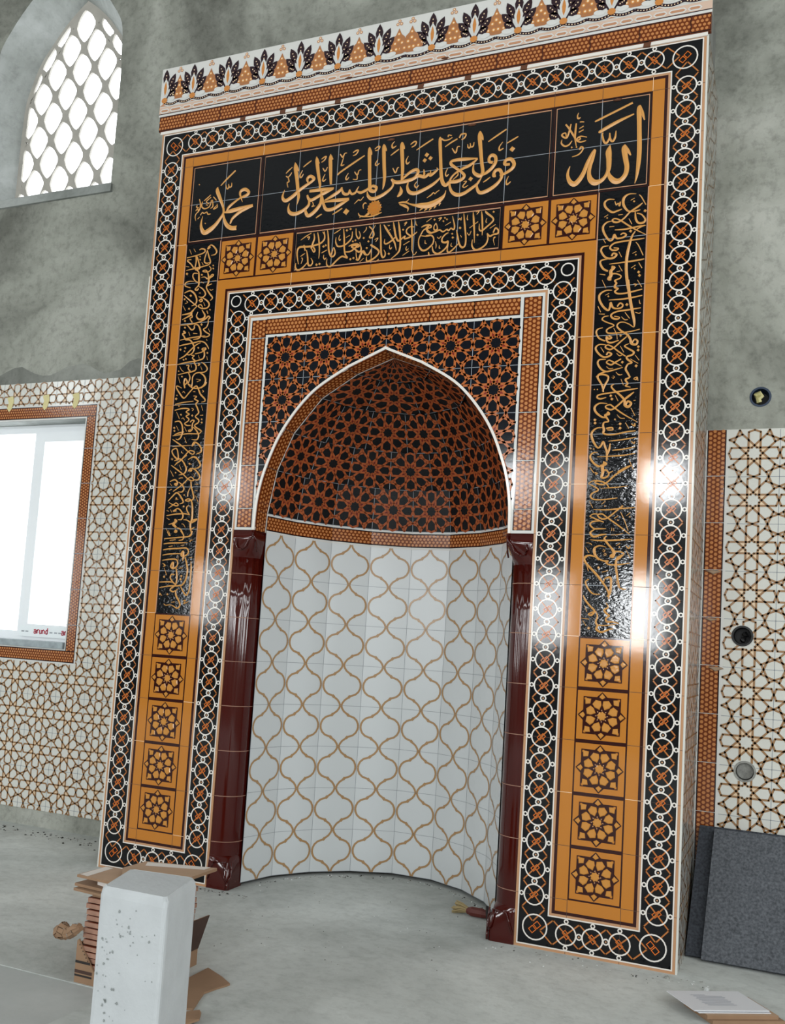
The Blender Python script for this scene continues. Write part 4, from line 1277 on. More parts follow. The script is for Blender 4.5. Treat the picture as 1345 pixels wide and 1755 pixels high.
1560,7610,10 1657,7624,18
1076,7494,18 1230,7521,34 1511,7538,33 1720,7548,33 1789,7485,36 1775,7414,36 1669,7353,38 1596,7387,51 1644,7470,51 1658,7329,51 1652,7247,20
1074,7369,18 1242,7397,31 1579,7416,18
1073,7244,18 1255,7272,31 1452,7277,33 1515,7208,36 1497,7113,33 1403,7064,44 1328,7109,46 1389,7205,49 1391,7040,33
1500,7361,10 1524,7267,13
1713,7330,31 1770,7179,43 1807,7016,46 1778,6816,43 1706,6697,38 1598,6658,33 1318,6643,31 1060,6598,18
1479,7077,26 1513,6949,44 1528,6797,41 1499,6667,36 1368,6568,33 1458,6513,33 1591,6588,18
1461,6912,26 1375,6921,33 1340,6850,36 1406,6757,33 1512,6679,28
1047,6728,18 1308,6742,31 1422,6734,18
1882,7241,15 1905,7077,41 1907,6844,38 1898,6576,38 1828,6445,36 1737,6523,33 1656,6637,26
1094,7174,18 1170,7128,29 1116,7103,18
1148,7068,10 1236,6894,18
D1169,6856,31
1826,7321,13 1908,7335,20
1557,7068,10 1668,7083,20
D1652,6889,31
D1639,6812,33
1526,6539,26 1543,6434,46 1633,6309,43 1678,6206,38 1608,6133,36 1477,6186,20 1391,6205,18 1280,6189,21 1220,6222,15
D1091,6440,26
1080,6475,13 1151,6407,15
D1303,6448,28
1427,6265,10 1524,6281,20
1758,6314,25 1826,6328,15 1778,6245,23 1911,6309,10
1814,7732,15 1882,7745,15
D1816,7709,20''',
}

# nested frames: the outline of the whole front, offset inwards by s tiles
def outline(s):
    return [(s, s), (s, 18-s), (13-s, 18-s), (13-s, s), (10+s, s), (10+s, 13+s), (3-s, 13+s), (3-s, s)]
CONVEX = [True]*4+[True, False, False, True]
ENAME = ['left', 'top', 'right', 'right foot', 'inner right', 'inner top', 'inner left', 'left foot']
def edge_axes(i):
    a, b = outline(0)[i], outline(0)[(i+1) % 8]
    L = math.hypot(b[0]-a[0], b[1]-a[1]); t = ((b[0]-a[0])/L, (b[1]-a[1])/L); n = (t[1], -t[0])
    c = outline(0.1)[i]
    if (c[0]-a[0])*n[0]+(c[1]-a[1])*n[1] < 0: n = (-n[0], -n[1])
    return a, t, n, L
SC = 0.355
for i in range(8):
    a, t, n, L = edge_axes(i); j = (i+1) % 8
    P = lambda tt, s: (a[0]+t[0]*tt+n[0]*s, a[1]+t[1]*tt+n[1]*s)
    mb = MB()
    def band(s0, s1, name, h):
        A, B = outline(s0), outline(s1); mb.poly([A[i], A[j], B[j], B[i]], name, h)
    o0, o1 = outline(0), outline(0.71)
    q = [o0[i], o0[j], o1[j], o1[i]]
    mb.slab(q, 'tan_line', -0.06, 0.0)
    band(0.0, 0.045, 'tan_line', 0.004); band(0.05, 0.075, 'white_line', 0.006)
    band(0.075, 0.64, 'black_glaze', 0.003); band(0.64, 0.665, 'white_line', 0.006); band(0.665, 0.71, 'tan_line', 0.004)
    t0 = 1.0 if CONVEX[i] else 0.0; t1 = L-1.0 if CONVEX[j] else L
    k = round(t0*2); kend = round(t1*2)
    W_ = 0.027
    while k <= kend:
        tt = k/2
        cx, cy = P(tt, SC); mb.ring(cx, cy, 0.192, W_, 'white_line', 0.008, 20)
        for sg in (-1, 1):
            ex, ey = P(tt, SC+sg*0.243); mb.ring(ex, ey, 0.036, W_*0.9, 'white_line', 0.009, 8)
        for e_ in (-0.03, 0.03):                      # the little interlaced squares
            c2 = [P(tt+e_*0.5+dx*0.052, SC+ds*0.052+e_) for dx, ds in ((-1, 0), (0, 1), (1, 0), (0, -1))]
            mb.line(c2, 0.02, 'bright_orange', 0.010, closed=True)
        if k < kend or True:
            lx, ly = P(tt+0.25, SC); 
            if k < kend: mb.ring(lx, ly, 0.052, W_, 'white_line', 0.009, 9); mb.disc(lx, ly, 0.018, 'tan_line', 0.009, 6)
        k += 1
    # orange zigzags
    lo = t0-0.5 if CONVEX[i] else t0-0.25; hi = t1+0.5 if CONVEX[j] else t1+0.25
    for sg in (-1, 1):
        kk = round(lo*4); pts = []
        while kk <= round(hi*4):
            ph = kk % 4; v = (0, 1, 0, -1)[ph]; pts.append(P(kk/4, SC+sg*v*0.225)); kk += 1
        for p_, q_ in zip(pts, pts[1:]): mb.seg(p_, q_, 0.026, 'orange_line', 0.006, 0.012)
    for (c, tt, sgn) in ((CONVEX[i], 0.0, 1), (CONVEX[j], L, -1)):
        if c:
            if sgn < 0: continue
            c0 = outline(0.40)[i]; mb.ring(c0[0], c0[1], 0.235, W_, 'white_line', 0.009, 22)
            for e_ in (-0.045, 0.045):
                dxy = (outline(1)[i][0]-outline(0)[i][0], outline(1)[i][1]-outline(0)[i][1])
                mb.line([(c0[0]+dxy[0]*e_+u*0.07, c0[1]+dxy[1]*e_+v*0.07) for u, v in ((-1, 0), (0, 1), (1, 0), (0, -1))], 0.022, 'bright_orange', 0.011, closed=True)
        elif sgn > 0:
            c0 = outline(0.44)[i]; mb.ring(c0[0], c0[1], 0.13, W_, 'white_line', 0.009, 16)
    for kk in range(1, int(L)):
        p0, p1 = P(kk, 0.0), P(kk, 0.71); mb.seg(p0, p1, 0.008, 'grout_dark', 0.0045)
    mb.build('chain_border', mih)
    mb = MB()
    o0, o1 = outline(0.71), outline(1.0)
    mb.slab([o0[i], o0[j], o1[j], o1[i]], 'gold_glaze', -0.06, 0.0)
    band(0.71, 0.77, 'maroon_glaze', 0.003); band(0.77, 1.0, 'gold_glaze', 0.005)
    for kk in range(1, int(L)):
        mb.seg(P(kk, 0.71), P(kk, 1.0), 0.009, 'grout_dark' if kk % 3 else 'crown_pale', 0.007)
    mb.build('gold_border', mih)

# calligraphy panels
def panel(x0, y0, x1, y1, key, frame_w=True, label=None):
    mb = MB()
    mb.slab([(x0, y0), (x1, y0), (x1, y1), (x0, y1)], 'black_relief_glaze', -0.06, 0.002)
    if frame_w:
        for m, wdt, nm in ((0.015, 0.03, 'maroon_glaze'), (0.06, 0.024, 'crown_tan')):
            mb.line([(x0+m, y0+m), (x1-m, y0+m), (x1-m, y1-m), (x0+m, y1-m)], wdt, nm, 0.006, closed=True)
    else:
        mb.line([(x0+0.012, y0), (x0+0.012, y1)], 0.024, 'crown_tan', 0.006); mb.line([(x1-0.012, y0), (x1-0.012, y1)], 0.024, 'crown_tan', 0.006)
    for k in range(math.ceil(x0)+1 if x0 == int(x0) else math.ceil(x0), math.ceil(x1)):
        mb.rect(k-0.007, y0, k+0.007, y1, 'grout_grey', 0.004)
    for k in range(int(y0)+1, math.ceil(y1)): mb.rect(x0, k-0.006, x1, k+0.006, 'grout_grey', 0.004)
    o = mb.build('calligraphy_panel', mih)
    if label: o['label'] = label
    cut = {'allah': 10, 'muhammad': 9}.get(key, 9999)
    lt = MB(); write(lt, CALLI[key], hi=cut); lt.build('lettering', o)
    if cut < 9999:
        lt = MB(); write(lt, CALLI[key], lo=cut); lt.build('small_lettering', o)
    return o
pa = panel(10, 15, 12, 17, 'allah', label='square black panel with one large gold word, upper right')
pm = panel(1, 15, 3, 17, 'muhammad', label='square black panel with one large gold word, upper left')
pv = panel(3, 15, 10, 17, 'verse', label='wide black panel with the main gold verse across the top')
mb = MB()                                                    # flower below the verse
fx, fy = 5.997, 15.305
pts = [(fx+(0.17+0.016*math.cos(16*6.28319*k/64))*math.cos(6.28319*k/64), fy+(0.17+0.016*math.cos(16*6.28319*k/64))*math.sin(6.28319*k/64)) for k in range(64)]
mb.bevelled(pts, 'gold_glaze', 0.004, 0.02, 0.9)
for k in range(12): mb.disc(fx+0.115*math.cos(k*0.5236), fy+0.115*math.sin(k*0.5236), 0.016, 'orange_line', 0.022, 6)
for k in range(6): mb.disc(fx+0.055*math.cos(k*1.0472), fy+0.055*math.sin(k*1.0472), 0.014, 'bright_orange', 0.022, 6)
mb.build('flower_motif', pv)
panel(4, 14, 9, 15, 'strip', label='narrow black panel with a line of small gold script')
panel(11, 6, 12, 15, 'right', False, 'tall black panel of vertical gold script on the right leg')
panel(1, 6, 2, 15, 'left', False, 'tall black panel of vertical gold script on the left leg')
for x in (1, 11):
    for y in range(1, 6):
        mb = MB(); mb.slab([(x, y), (x+1, y), (x+1, y+1), (x, y+1)], 'maroon_glaze', -0.06, -0.001); rosette(mb, x, y); mb.build('rosette_tile', mih)
for x in (2, 3, 9, 10):
    mb = MB(); mb.slab([(x, 14), (x+1, 14), (x+1, 15), (x, 15)], 'maroon_glaze', -0.06, -0.001); rosette(mb, x, 14); mb.build('rosette_tile', mih)

# crown: white frieze with palmettes, honeycomb course and cream pencil trim
mb = MB(lambda x, y, h=0.0: face_map(x, y, h+0.05))
CX0, CX1, CY0, CY1 = -0.13, 13.09, 18.43, 19.7
mb.slab([(CX0, CY0), (CX1, CY0), (CX1, CY1), (CX0, CY1)], 'crown_white', -0.1, 0.0)
mb.rect(CX0, CY0+0.055, CX1, CY0+0.075, 'crown_plum', 0.003)
mb.rect(CX0, CY0+0.075, CX1, CY0+0.25, 'crown_blush', 0.002)
FX = [0.0, 0.83, 1.84, 2.83, 3.83, 4.84, 5.86, 7.16, 8.14, 9.13, 10.11, 11.11, 12.06, 13.04]
xk = CX0+0.02; alt = 0
while xk < CX1-0.2:
    ln = 0.36 if alt % 2 else 0.28
    ln = min(ln, CX1-xk-0.03)
    yb = CY0+0.145
    hexa = lambda m: [(xk+m, yb), (xk+0.05+m*0.6, yb+0.055-m), (xk+ln-0.05-m*0.6, yb+0.055-m), (xk+ln-m, yb), (xk+ln-0.05-m*0.6, yb-0.055+m), (xk+0.05+m*0.6, yb-0.055+m)]
    mb.poly(hexa(0), 'crown_white', 0.004); mb.poly(hexa(0.028), 'crown_tan', 0.006)
    xk += ln+0.015; alt += 1
def leaf(mb, x, y, ang, ln, wd, name, h):
    c, s = math.cos(ang), math.sin(ang)
    pr = [(0, 0), (0.25, 0.75), (0.55, 1), (0.8, 0.6), (1, 0)]
    pts = [(x+c*u*ln-s*v*wd/2, y+s*u*ln+c*v*wd/2) for u, v in pr]+[(x+c*u*ln+s*v*wd/2, y+s*u*ln-c*v*wd/2) for u, v in pr[-2:0:-1]]
    mb.poly(pts, name, h)
def within(x): return CX0+0.01 < x < CX1-0.01
cl = MB(mb.map)
for fx in FX:
    fy = CY0+0.42
    for ang, ln, r0 in ((90, 0.42, 0.34), (66, 0.4, 0.28), (114, 0.4, 0.28), (46, 0.34, 0.22), (134, 0.34, 0.22), (30, 0.22, 0.16), (150, 0.22, 0.16)):
        a = math.radians(ang); ex, ey = fx+math.cos(a)*r0*0.8, fy+0.02+math.sin(a)*r0
        if min(ex, ex+math.cos(a)*ln) < CX0+0.1 or max(ex, ex+math.cos(a)*ln) > CX1-0.1: continue
        leaf(cl, ex, ey, a, ln*1.1, 0.19, 'crown_plum', 0.008)
        for q in (0.3, 0.52, 0.72): cl.disc(ex+math.cos(a)*ln*q, ey+math.sin(a)*ln*q, 0.016, 'crown_pale', 0.011, 6)
    if within(fx-0.1) and within(fx+0.1):
        leaf(cl, fx, fy+0.08, math.pi/2, 0.5, 0.2, 'crown_white', 0.009); leaf(cl, fx, fy+0.12, math.pi/2, 0.38, 0.085, 'crown_orange', 0.011)
        cl.disc(fx, fy, 0.085, 'crown_orange', 0.012, 12, 0.075)
        for s in (-1, 1):
          if within(fx+s*0.26): cl.line([(fx+s*0.06, fy+0.05), (fx+s*0.14, fy+0.2), (fx+s*0.24, fy+0.36)], 0.035, 'crown_plum', 0.007)
        cl.poly([(fx-0.14, CY0+0.27), (fx+0.14, CY0+0.27), (fx+0.05, CY0+0.33), (fx, CY0+0.4), (fx-0.05, CY0+0.33)], 'crown_tan', 0.006)
mids = [(a+b)/2 for a, b in zip(FX, FX[1:])]
for a, b in zip(FX, FX[1:]):
    ms = [(a+b)/2] if b-a < 1.2 else [(a+b)/2-0.16, (a+b)/2+0.16]
    for mi_, mx in enumerate(ms):
        up = 0.0045*mi_
        tear = [(0, 0.62), (0.07, 0.47), (0.15, 0.4), (0.2, 0.27), (0.28, 0.2), (0.3, 0.1), (0.2, 0.04), (0.1, 0.0)]
        pts = [(mx+u*0.95, CY0+0.42+v) for u, v in tear]+[(mx-u*0.95, CY0+0.42+v) for u, v in tear[::-1][:-1]]
        cl.poly(pts, 'crown_brown', 0.006+up)
        for u, v, r in ((0, 0.48, 0.045), (0, 0.34, 0.055), (-0.085, 0.26, 0.05), (0.085, 0.26, 0.05), (-0.05, 0.12, 0.05), (0.05, 0.12, 0.05), (-0.17, 0.12, 0.045), (0.17, 0.12, 0.045)):
            cl.disc(mx+u, CY0+0.42+v, r, 'crown_orange', 0.008+up, 8); cl.disc(mx+u, CY0+0.42+v, r*0.5, 'crown_pale', 0.010+up, 6)
        for u, v in ((0, 0.79), (-0.045, 0.72), (0.045, 0.72)): cl.disc(mx+u, CY0+0.42+v, 0.04, 'crown_tan', 0.006, 8); cl.disc(mx+u, CY0+0.42+v, 0.02, 'crown_pale', 0.008, 6)
    # dark beaded swag with white ovals
    m = (a+b)/2
    for (p, q) in ((a, m), (m, b)):
        if not (within(p) and within(q)): continue
        y0, y1 = (CY0+0.36, CY0+0.35) if p == a else (CY0+0.35, CY0+0.36)
        sw = [(p+(q-p)*k/8, y0+(y1-y0)*k/8-0.055*math.sin(math.pi*k/8)) for k in range(9)]
        cl.line(sw, 0.07, 'crown_plum', 0.007)
        cl.line([(x, y-0.045) for x, y in sw], 0.02, 'crown_white', 0.008)
        for k in range(1, 8): cl.disc(sw[k][0], sw[k][1], 0.014, 'crown_pale', 0.010, 6)
        cx = (p+q)/2; cl.disc(cx, CY0+0.44, 0.12*min(1, (q-p)/0.5), 'crown_white', 0.011, 12, 0.062, 0.15 if p == a else -0.15)
absorb(mb, cl); mb.build('palmette_frieze', mih)
mb = MB(lambda x, y, h=0.0: face_map(x, y, h+0.045))
mb.slab([(-0.1, 18.04), (13.08, 18.04), (13.08, 18.43), (-0.1, 18.43)], 'honey_base', -0.1, 0.0)
for k in range(14):
    a, b = max(-0.1, k-0.3), min(13.08, k+0.7)
    mb.rect(a, 18.05, b-0.01, 18.42, 'black_glaze', 0.002); honey(mb, a+0.01, 18.07, b-0.02, 18.4, 0.004, sp=0.09, r=0.033)
mb.build('honeycomb_border', mih)
mb = MB()
gaps = [2.35, 3.45, 3.9, 4.9, 6.95, 8.05, 9.3, 11.85]
xs = [-0.05]
for g in gaps: xs += [g-0.06, g+0.06]
xs.append(13.02)
for a, b in zip(xs[::2], xs[1::2]):
    mb = MB(); mb.slab([(a, 17.965), (b, 17.965), (b, 18.035), (a, 18.035)], 'white_line', 0.0, 0.035); mb.build('pencil_trim', mih)
for g in gaps:
    mb = MB(); mb.slab([(g-0.075, 17.95), (g+0.06, 17.94), (g+0.08, 18.03), (g, 18.06), (g-0.06, 18.05)], 'mortar_brown', 0.0, 0.045); o_ = mb.build('mortar_clump', mih)
for x, y in ((5.15, 18.5), (7.5, 18.53), (6.3, 16.86), (8.2, 16.9), (11.3, 16.93)):
    mb = MB(); mb.bevelled([(x-0.1, y), (x, y+0.03), (x+0.1, y+0.01), (x+0.05, y-0.025), (x-0.04, y-0.02)], 'mortar_brown', 0.03 if y > 18 else 0.0, 0.08 if y > 18 else 0.03)
    mb.build('mortar_clump', mih)

# side returns
for nm, fx, y1 in (('right', lambda z, y, h=0.0: P3(13.0+h, z, y), 18.0), ('left', lambda z, y, h=0.0: P3(-h, z, y), 14.3)):
    mb = MB(fx); mb.slab([(0.0, 0.0), (2.46, 0.0), (2.46, y1), (0.0, y1)], 'white_glaze', 0.001, 0.04)
    sub = MB(lambda z, y, h=0.0, f=fx: f(z, y, h+0.04)); star_field(sub, 0.03, 0.0, 2.46, y1, 0.0, 0.58-1, 'star_line', 'peach_fill', 'grout_grey', wd=0.03)
    absorb(mb, sub); mb.build('side_tiles', mih)

# ------------------------------------------------ the arch, spandrel and dome
PROF = [(2.97, 8.0), (2.93, 8.75), (2.76, 9.47), (2.38, 10.32), (1.72, 11.12), (0.86, 11.66), (0.0, 12.02)]
SM = catmull(PROF[:-1], 8)+[(0.0, 12.02)]
# refine the last span smoothly towards the point
SM = SM[:-1]+[(0.86*(1-k/8), 11.66+0.36*(k/8)) for k in range(1, 9)]
def half_w(y):
    if y < 8.0: return 2.97
    for (w0, y0), (w1, y1) in zip(SM, SM[1:]):
        if y0 <= y <= y1: return w0+(w1-w0)*(y-y0)/max(1e-6, y1-y0)
    return 0.0
mb = MB()
SX0, SX1, SY1 = 3.5, 9.5, 12.5
for s in (-1, 1):
    for (w0, y0), (w1, y1) in zip(SM, SM[1:]):
        e = SX1 if s > 0 else SX0
        mb.poly([(6.5+s*w0, y0), (e, y0), (e, y1), (6.5+s*w1, y1)], 'navy_glaze')
mb.rect(SX0, 12.02, SX1, SY1, 'navy_glaze')
def outside_arch(x, y): return y > 12.0 or abs(x-6.5) > half_w(y)+0.02
for i in range(6):
    for j in range(5):
        cx, cy = 4.0+i, 12.0-j
        if j >= 3 and 1 <= i <= 4: continue
        star_tile(mb, cx, cy, 'star_orange', 'red_fill', 0.05, keep=(lambda x, y: outside_arch(x, y) and y > 8.0) if cy < 12.6 else None)
for i in range(1, 6):
    yb = next((y for y in [8.0+0.05*k for k in range(90)] if outside_arch(3.5+i, y)), 12)
    mb.rect(3.494+i, yb, 3.506+i, 12.5, 'grout_grey', 0.004)
for j in range(1, 5):
    hw = half_w(12.5-j); mb.rect(3.5, 12.494-j, 6.5-hw, 12.506-j, 'grout_grey', 0.004); mb.rect(6.5+hw, 12.494-j, 9.5, 12.506-j, 'grout_grey', 0.004)
mb.build('spandrel_panel', mih)
# honeycomb border round the spandrel
for (a, vert) in (((3.0, 8.0, 3.5, 13.0), True), ((9.5, 8.0, 10.0, 13.0), True), ((3.5, 12.5, 9.5, 13.0), False)):
    mb = MB(); mb.slab([(a[0], a[1]), (a[2], a[1]), (a[2], a[3]), (a[0], a[3])], 'crown_white', -0.06, 0.006)
    if vert:
        lo = a[0]+(0.05 if a[0] < 5 else 0.06); hi = a[2]-(0.06 if a[0] < 5 else 0.05)
        cuts = [8.06, 8.5, 9.5, 10.5, 11.5, 12.5, 12.94]
        for y0, y1 in zip(cuts, cuts[1:]):
            mb.rect(lo, y0, hi, y1-0.012, 'black_glaze', 0.009); honey(mb, lo+0.018, y0+0.012, hi-0.018, y1-0.025, 0.011, sp=0.095, vertical=True)
    else:
        for k in range(6):
            mb.rect(3.44+k if k else 3.44, 12.56, 4.488+k, 12.94, 'black_glaze', 0.009); honey(mb, 3.5+k-(0.06 if k == 0 else 0), 12.578, 4.475+k, 12.922, 0.011, sp=0.095)
    mb.build('honeycomb_border', mih)
# white edging of the arch
mb = MB()
def arch_line(off): 
    out = []
    pts = [(w_, y) for w_, y in SM]
    for i, (w_, y) in enumerate(pts):
        a = pts[max(i-1, 0)]; b = pts[min(i+1, len(pts)-1)]; dx, dy = b[0]-a[0], b[1]-a[1]; L = math.hypot(dx, dy)
        nx, ny = dy/L, -dx/L
        if i == len(pts)-1: nx, ny = 0.0, 1.25
        out.append((w_+nx*off, y+ny*off))
    return out
A0, A1 = arch_line(0.0), arch_line(0.055)
for s in (-1, 1):
    for k in range(len(A0)-1):
        q = [A0[k], A1[k], A1[k+1], A0[k+1]]
        mb.poly([(6.5+s*x, y) for x, y in q], 'white_line', 0.03)
        mb.raw([mb.map(6.5+s*A1[k][0], A1[k][1], 0.03), mb.map(6.5+s*A1[k+1][0], A1[k+1][1], 0.03), mb.map(6.5+s*A1[k+1][0], A1[k+1][1], 0.0), mb.map(6.5+s*A1[k][0], A1[k][1], 0.0)], 'white_line')
        mb.raw([mb.map(6.5+s*A0[k][0], A0[k][1], 0.03), mb.map(6.5+s*A0[k+1][0], A0[k+1][1], 0.03), mb.map(6.5+s*A0[k+1][0], A0[k+1][1], -0.03), mb.map(6.5+s*A0[k][0], A0[k][1], -0.03)], 'white_line')
mb.build('arch_edging', mih)
# soffit: honeycomb band between the front curve and the facets of the dome
NODES = [(2.95, 8.45), (2.77, 9.46), (2.4, 10.33), (1.73, 11.13), (0.87, 11.65), (0.0, 11.97)]
ZD = 0.5
def lerp(a, b, t): return a+(b-a)*t
for s in (-1, 1):
    mb = MB()
    chain = [(2.97, 8.0), *NODES]
    for k in range(len(chain)-1):
        (w0, y0), (w1, y1) = chain[k], chain[k+1]
        def front(y): return half_w(y)
        n = 6
        L = math.hypot(w1-w0, y1-y0)
        def smap(u, v, h=0.0, w0=w0, y0=y0, w1=w1, y1=y1):   # u along the arch 0..1, v into the wall 0..1
            yy = lerp(y0, y1, u); wi = lerp(w0, w1, u)
            yf = lerp(y0, y1+(0.05 if y1 > 11.9 else 0), u)
            wf = half_w(yf)
            x = lerp(wf, wi, v)
            return P3(6.5+s*(x-h), lerp(0.0, ZD, v), lerp(yf, yy, v)-h*0.3)
        sb = MB(smap)
        for q in range(n):
            sb.rect(q/n, 0, (q+1)/n, 1, 'honey_base')
        sb.rect(0, 0.92, 1, 1.0, 'white_line', 0.004)
        rows, cols = 4, max(3, round(L/0.1))
        for j in range(rows):
            for i in range(cols):
                cu, cv = (i+0.5+(0.2 if j % 2 else -0.2))/cols, 0.1+0.8*(j+0.5)/rows
                sb.poly([(cu+0.036/L*math.cos(math.radians(60*m)), cv+0.075*math.sin(math.radians(60*m))) for m in range(6)], 'honey_cell', 0.004)
        sb.rect(0.985, 0, 1.0, 1, 'grout_dark', 0.005)
        absorb(mb, sb)
    mb.build('arch_soffit', mih)

# plan curve of the niche: flattened oval, equal arc lengths
NX = 1.75
raw = []
for k in range(2001):
    th_ = math.pi*k/2000; c, s = math.cos(th_), math.sin(th_)
    raw.append((-math.copysign(abs(c)**(2/NX), c), abs(s)**(2/NX)))
cum = [0.0]
for a, b in zip(raw, raw[1:]): cum.append(cum[-1]+math.hypot(b[0]-a[0], (b[1]-a[1])*1.05))
def plan(u):
    d = u*cum[-1]; lo, hi = 0, 2000
    while hi-lo > 1:
        md = (lo+hi)//2
        if cum[md] <= d: lo = md
        else: hi = md
    f = (d-cum[lo])/max(1e-9, cum[hi]-cum[lo])
    return (lerp(raw[lo][0], raw[hi][0], f), lerp(raw[lo][1], raw[hi][1], f))
DEP = 1.05
def shell(w_, y, u):
    px, pz = plan(u); return P3(6.5+px*w_, ZD+pz*w_*DEP, y)
def facet(c00, c10, c11, c01):
    nrm = (c10-c00).cross(c01-c00)
    if nrm.length < 1e-9: nrm = (c11-c00).cross(c01-c00)
    nrm.normalize()
    mid = (c00+c10+c11+c01)/4
    if nrm.dot(Vector((6.5*T, -0.6, 1.2))-mid) < 0: nrm = -nrm
    return lambda u, v, h=0.0: c00*(1-u)*(1-v)+c10*u*(1-v)+c11*u*v+c01*(1-u)*v+nrm*h*T
mb = MB()
for k in range(5):
    (w0, y0), (w1, y1) = NODES[k], NODES[k+1]
    per = 2.3*(w0+w1)/2*1.38
    N = max(3, round(per))
    if k == 0: N = 9
    for i in range(N):
        w1e = max(w1, 0.02)
        fm = facet(shell(w0, y0, i/N), shell(w0, y0, (i+1)/N), shell(w1e, y1, (i+1)/N), shell(w1e, y1, i/N))
        sb = MB(lambda x, y, h=0.0, fm=fm: fm(x+0.5, y+0.5, h))
        sb.rect(-0.5, -0.5, 0.5, 0.5, 'dome_shaded_black'); star_tile(sb, 0, 0, 'dome_shaded_orange', 'dome_shaded_red', 0.05, n=2, h=0.008)
        sb.rect(-0.506, -0.5, -0.494, 0.5, 'grout_grey', 0.004); sb.rect(-0.5, -0.506, 0.5, -0.494, 'grout_grey', 0.004)
        absorb(mb, sb)
mb.build('half_dome', mih)
mb = MB(); nb = MB()
N = 9
for i in range(N):
    A, B = plan(i/N), plan((i+1)/N)
    def pt(q, y): return P3(6.5+q[0]*2.95, ZD+q[1]*2.95*DEP, y)
    fm = facet(pt(A, 8.0), pt(B, 8.0), pt(B, 8.45), pt(A, 8.45))
    sb = MB(fm); sb.rect(0, 0, 1, 1, 'crown_white'); sb.rect(0, 0.12, 1, 0.88, 'black_glaze', 0.003); sb.rect(0.004, 0.17, 0.99, 0.83, 'honey_base', 0.005)
    for j in range(4):
        for q in range(10):
            cu, cv = (q+0.5+(0.22 if j % 2 else -0.22))/10, 0.17+0.66*(j+0.5)/4
            sb.poly([(cu+0.036*math.cos(math.radians(60*m)), cv+0.072*math.sin(math.radians(60*m))) for m in range(6)], 'honey_cell', 0.008)
    absorb(nb, sb)
    for r in range(8):
        ya, yb = 0.08+r*0.99, 0.08+(r+1)*0.99
        fm = facet(pt(A, ya), pt(B, ya), pt(B, yb), pt(A, yb))
        sb = MB(lambda x, y, h=0.0, fm=fm: fm(x+0.5, y+0.5, h)); sb.rect(-0.5, -0.5, 0.5, 0.5, 'niche_white'); lantern_tile(sb, 0, 0)
        sb.rect(-0.505, -0.5, -0.495, 0.5, 'grout_grey', 0.003); sb.rect(-0.5, -0.505, 0.5, -0.495, 'grout_grey', 0.003)
        absorb(mb, sb)
sh = MB()                                                    # unseen backing added behind dome and niche to stop light leaks
rowsh = [(3.06, 0.0), (3.06, 0.12), (3.06, 8.45)]+[(w_+0.12, y+0.1) for w_, y in NODES[1:-1]]+[(0.12, 12.12)]
for (w0, y0), (w1, y1) in zip(rowsh, rowsh[1:]):
    for i in range(36): sh.raw([shell(w0, y0, i/36)+Vector((0, 0.01, 0)), shell(w0, y0, (i+1)/36)+Vector((0, 0.01, 0)), shell(w1, y1, (i+1)/36)+Vector((0, 0.01, 0)), shell(w1, y1, i/36)+Vector((0, 0.01, 0))], 'rubble_dark' if y1 < 1 else 'masonry')
    for s in (-1, 1): sh.raw([P3(6.5+s*w0, ZD+0.05, y0), P3(6.5+s*w1, ZD+0.05, y1), P3(6.5+s*3.6, ZD+0.05, y1), P3(6.5+s*3.6, ZD+0.05, y0)], 'masonry')
sh.build('leak_blocking_shell', mih)
nb.build('honeycomb_band', mih); mb.build('niche_wall', mih)

# ------------------------------------------------ the two corner columns
def resample(pl, n):
    d = [0.0]
    for a, b in zip(pl, pl[1:]): d.append(d[-1]+math.hypot(b[0]-a[0], b[1]-a[1]))
    out = []
    for k in range(n+1):
        t = d[-1]*k/n; i = 0
        while i < len(d)-2 and d[i+1] < t: i += 1
        f = (t-d[i])/max(1e-9, d[i+1]-d[i]); out.append((lerp(pl[i][0], pl[i+1][0], f), lerp(pl[i][1], pl[i+1][1], f)))
    return out
NSEC = 24
def sec_round(flute=0.0, r=0.45):
    pts = [(0.0, 0.02), (0.03, 0.0)]
    for k in range(25):
        a = math.radians(-90+90*k/24); rr = r-(flute*(0.5+0.5*math.cos(math.radians(90*k/24*16))) if 0 < k < 24 else 0)
        pts.append((0.05+rr*math.cos(a), 0.02+r+rr*math.sin(a)))
    pts.append((0.5, 0.58)); pts.append((0.43, 0.6)); return resample(pts, NSEC)
def sec_square(o=0.0, c=0.06): return resample([(0.0, 0.0-o), (0.5+o-c, -o), (0.5+o, c-o), (0.5+o, 0.58), (0.43, 0.6)], NSEC)
def mix(a, b, t): return [(lerp(p[0], q[0], t), lerp(p[1], q[1], t)) for p, q in zip(a, b)]
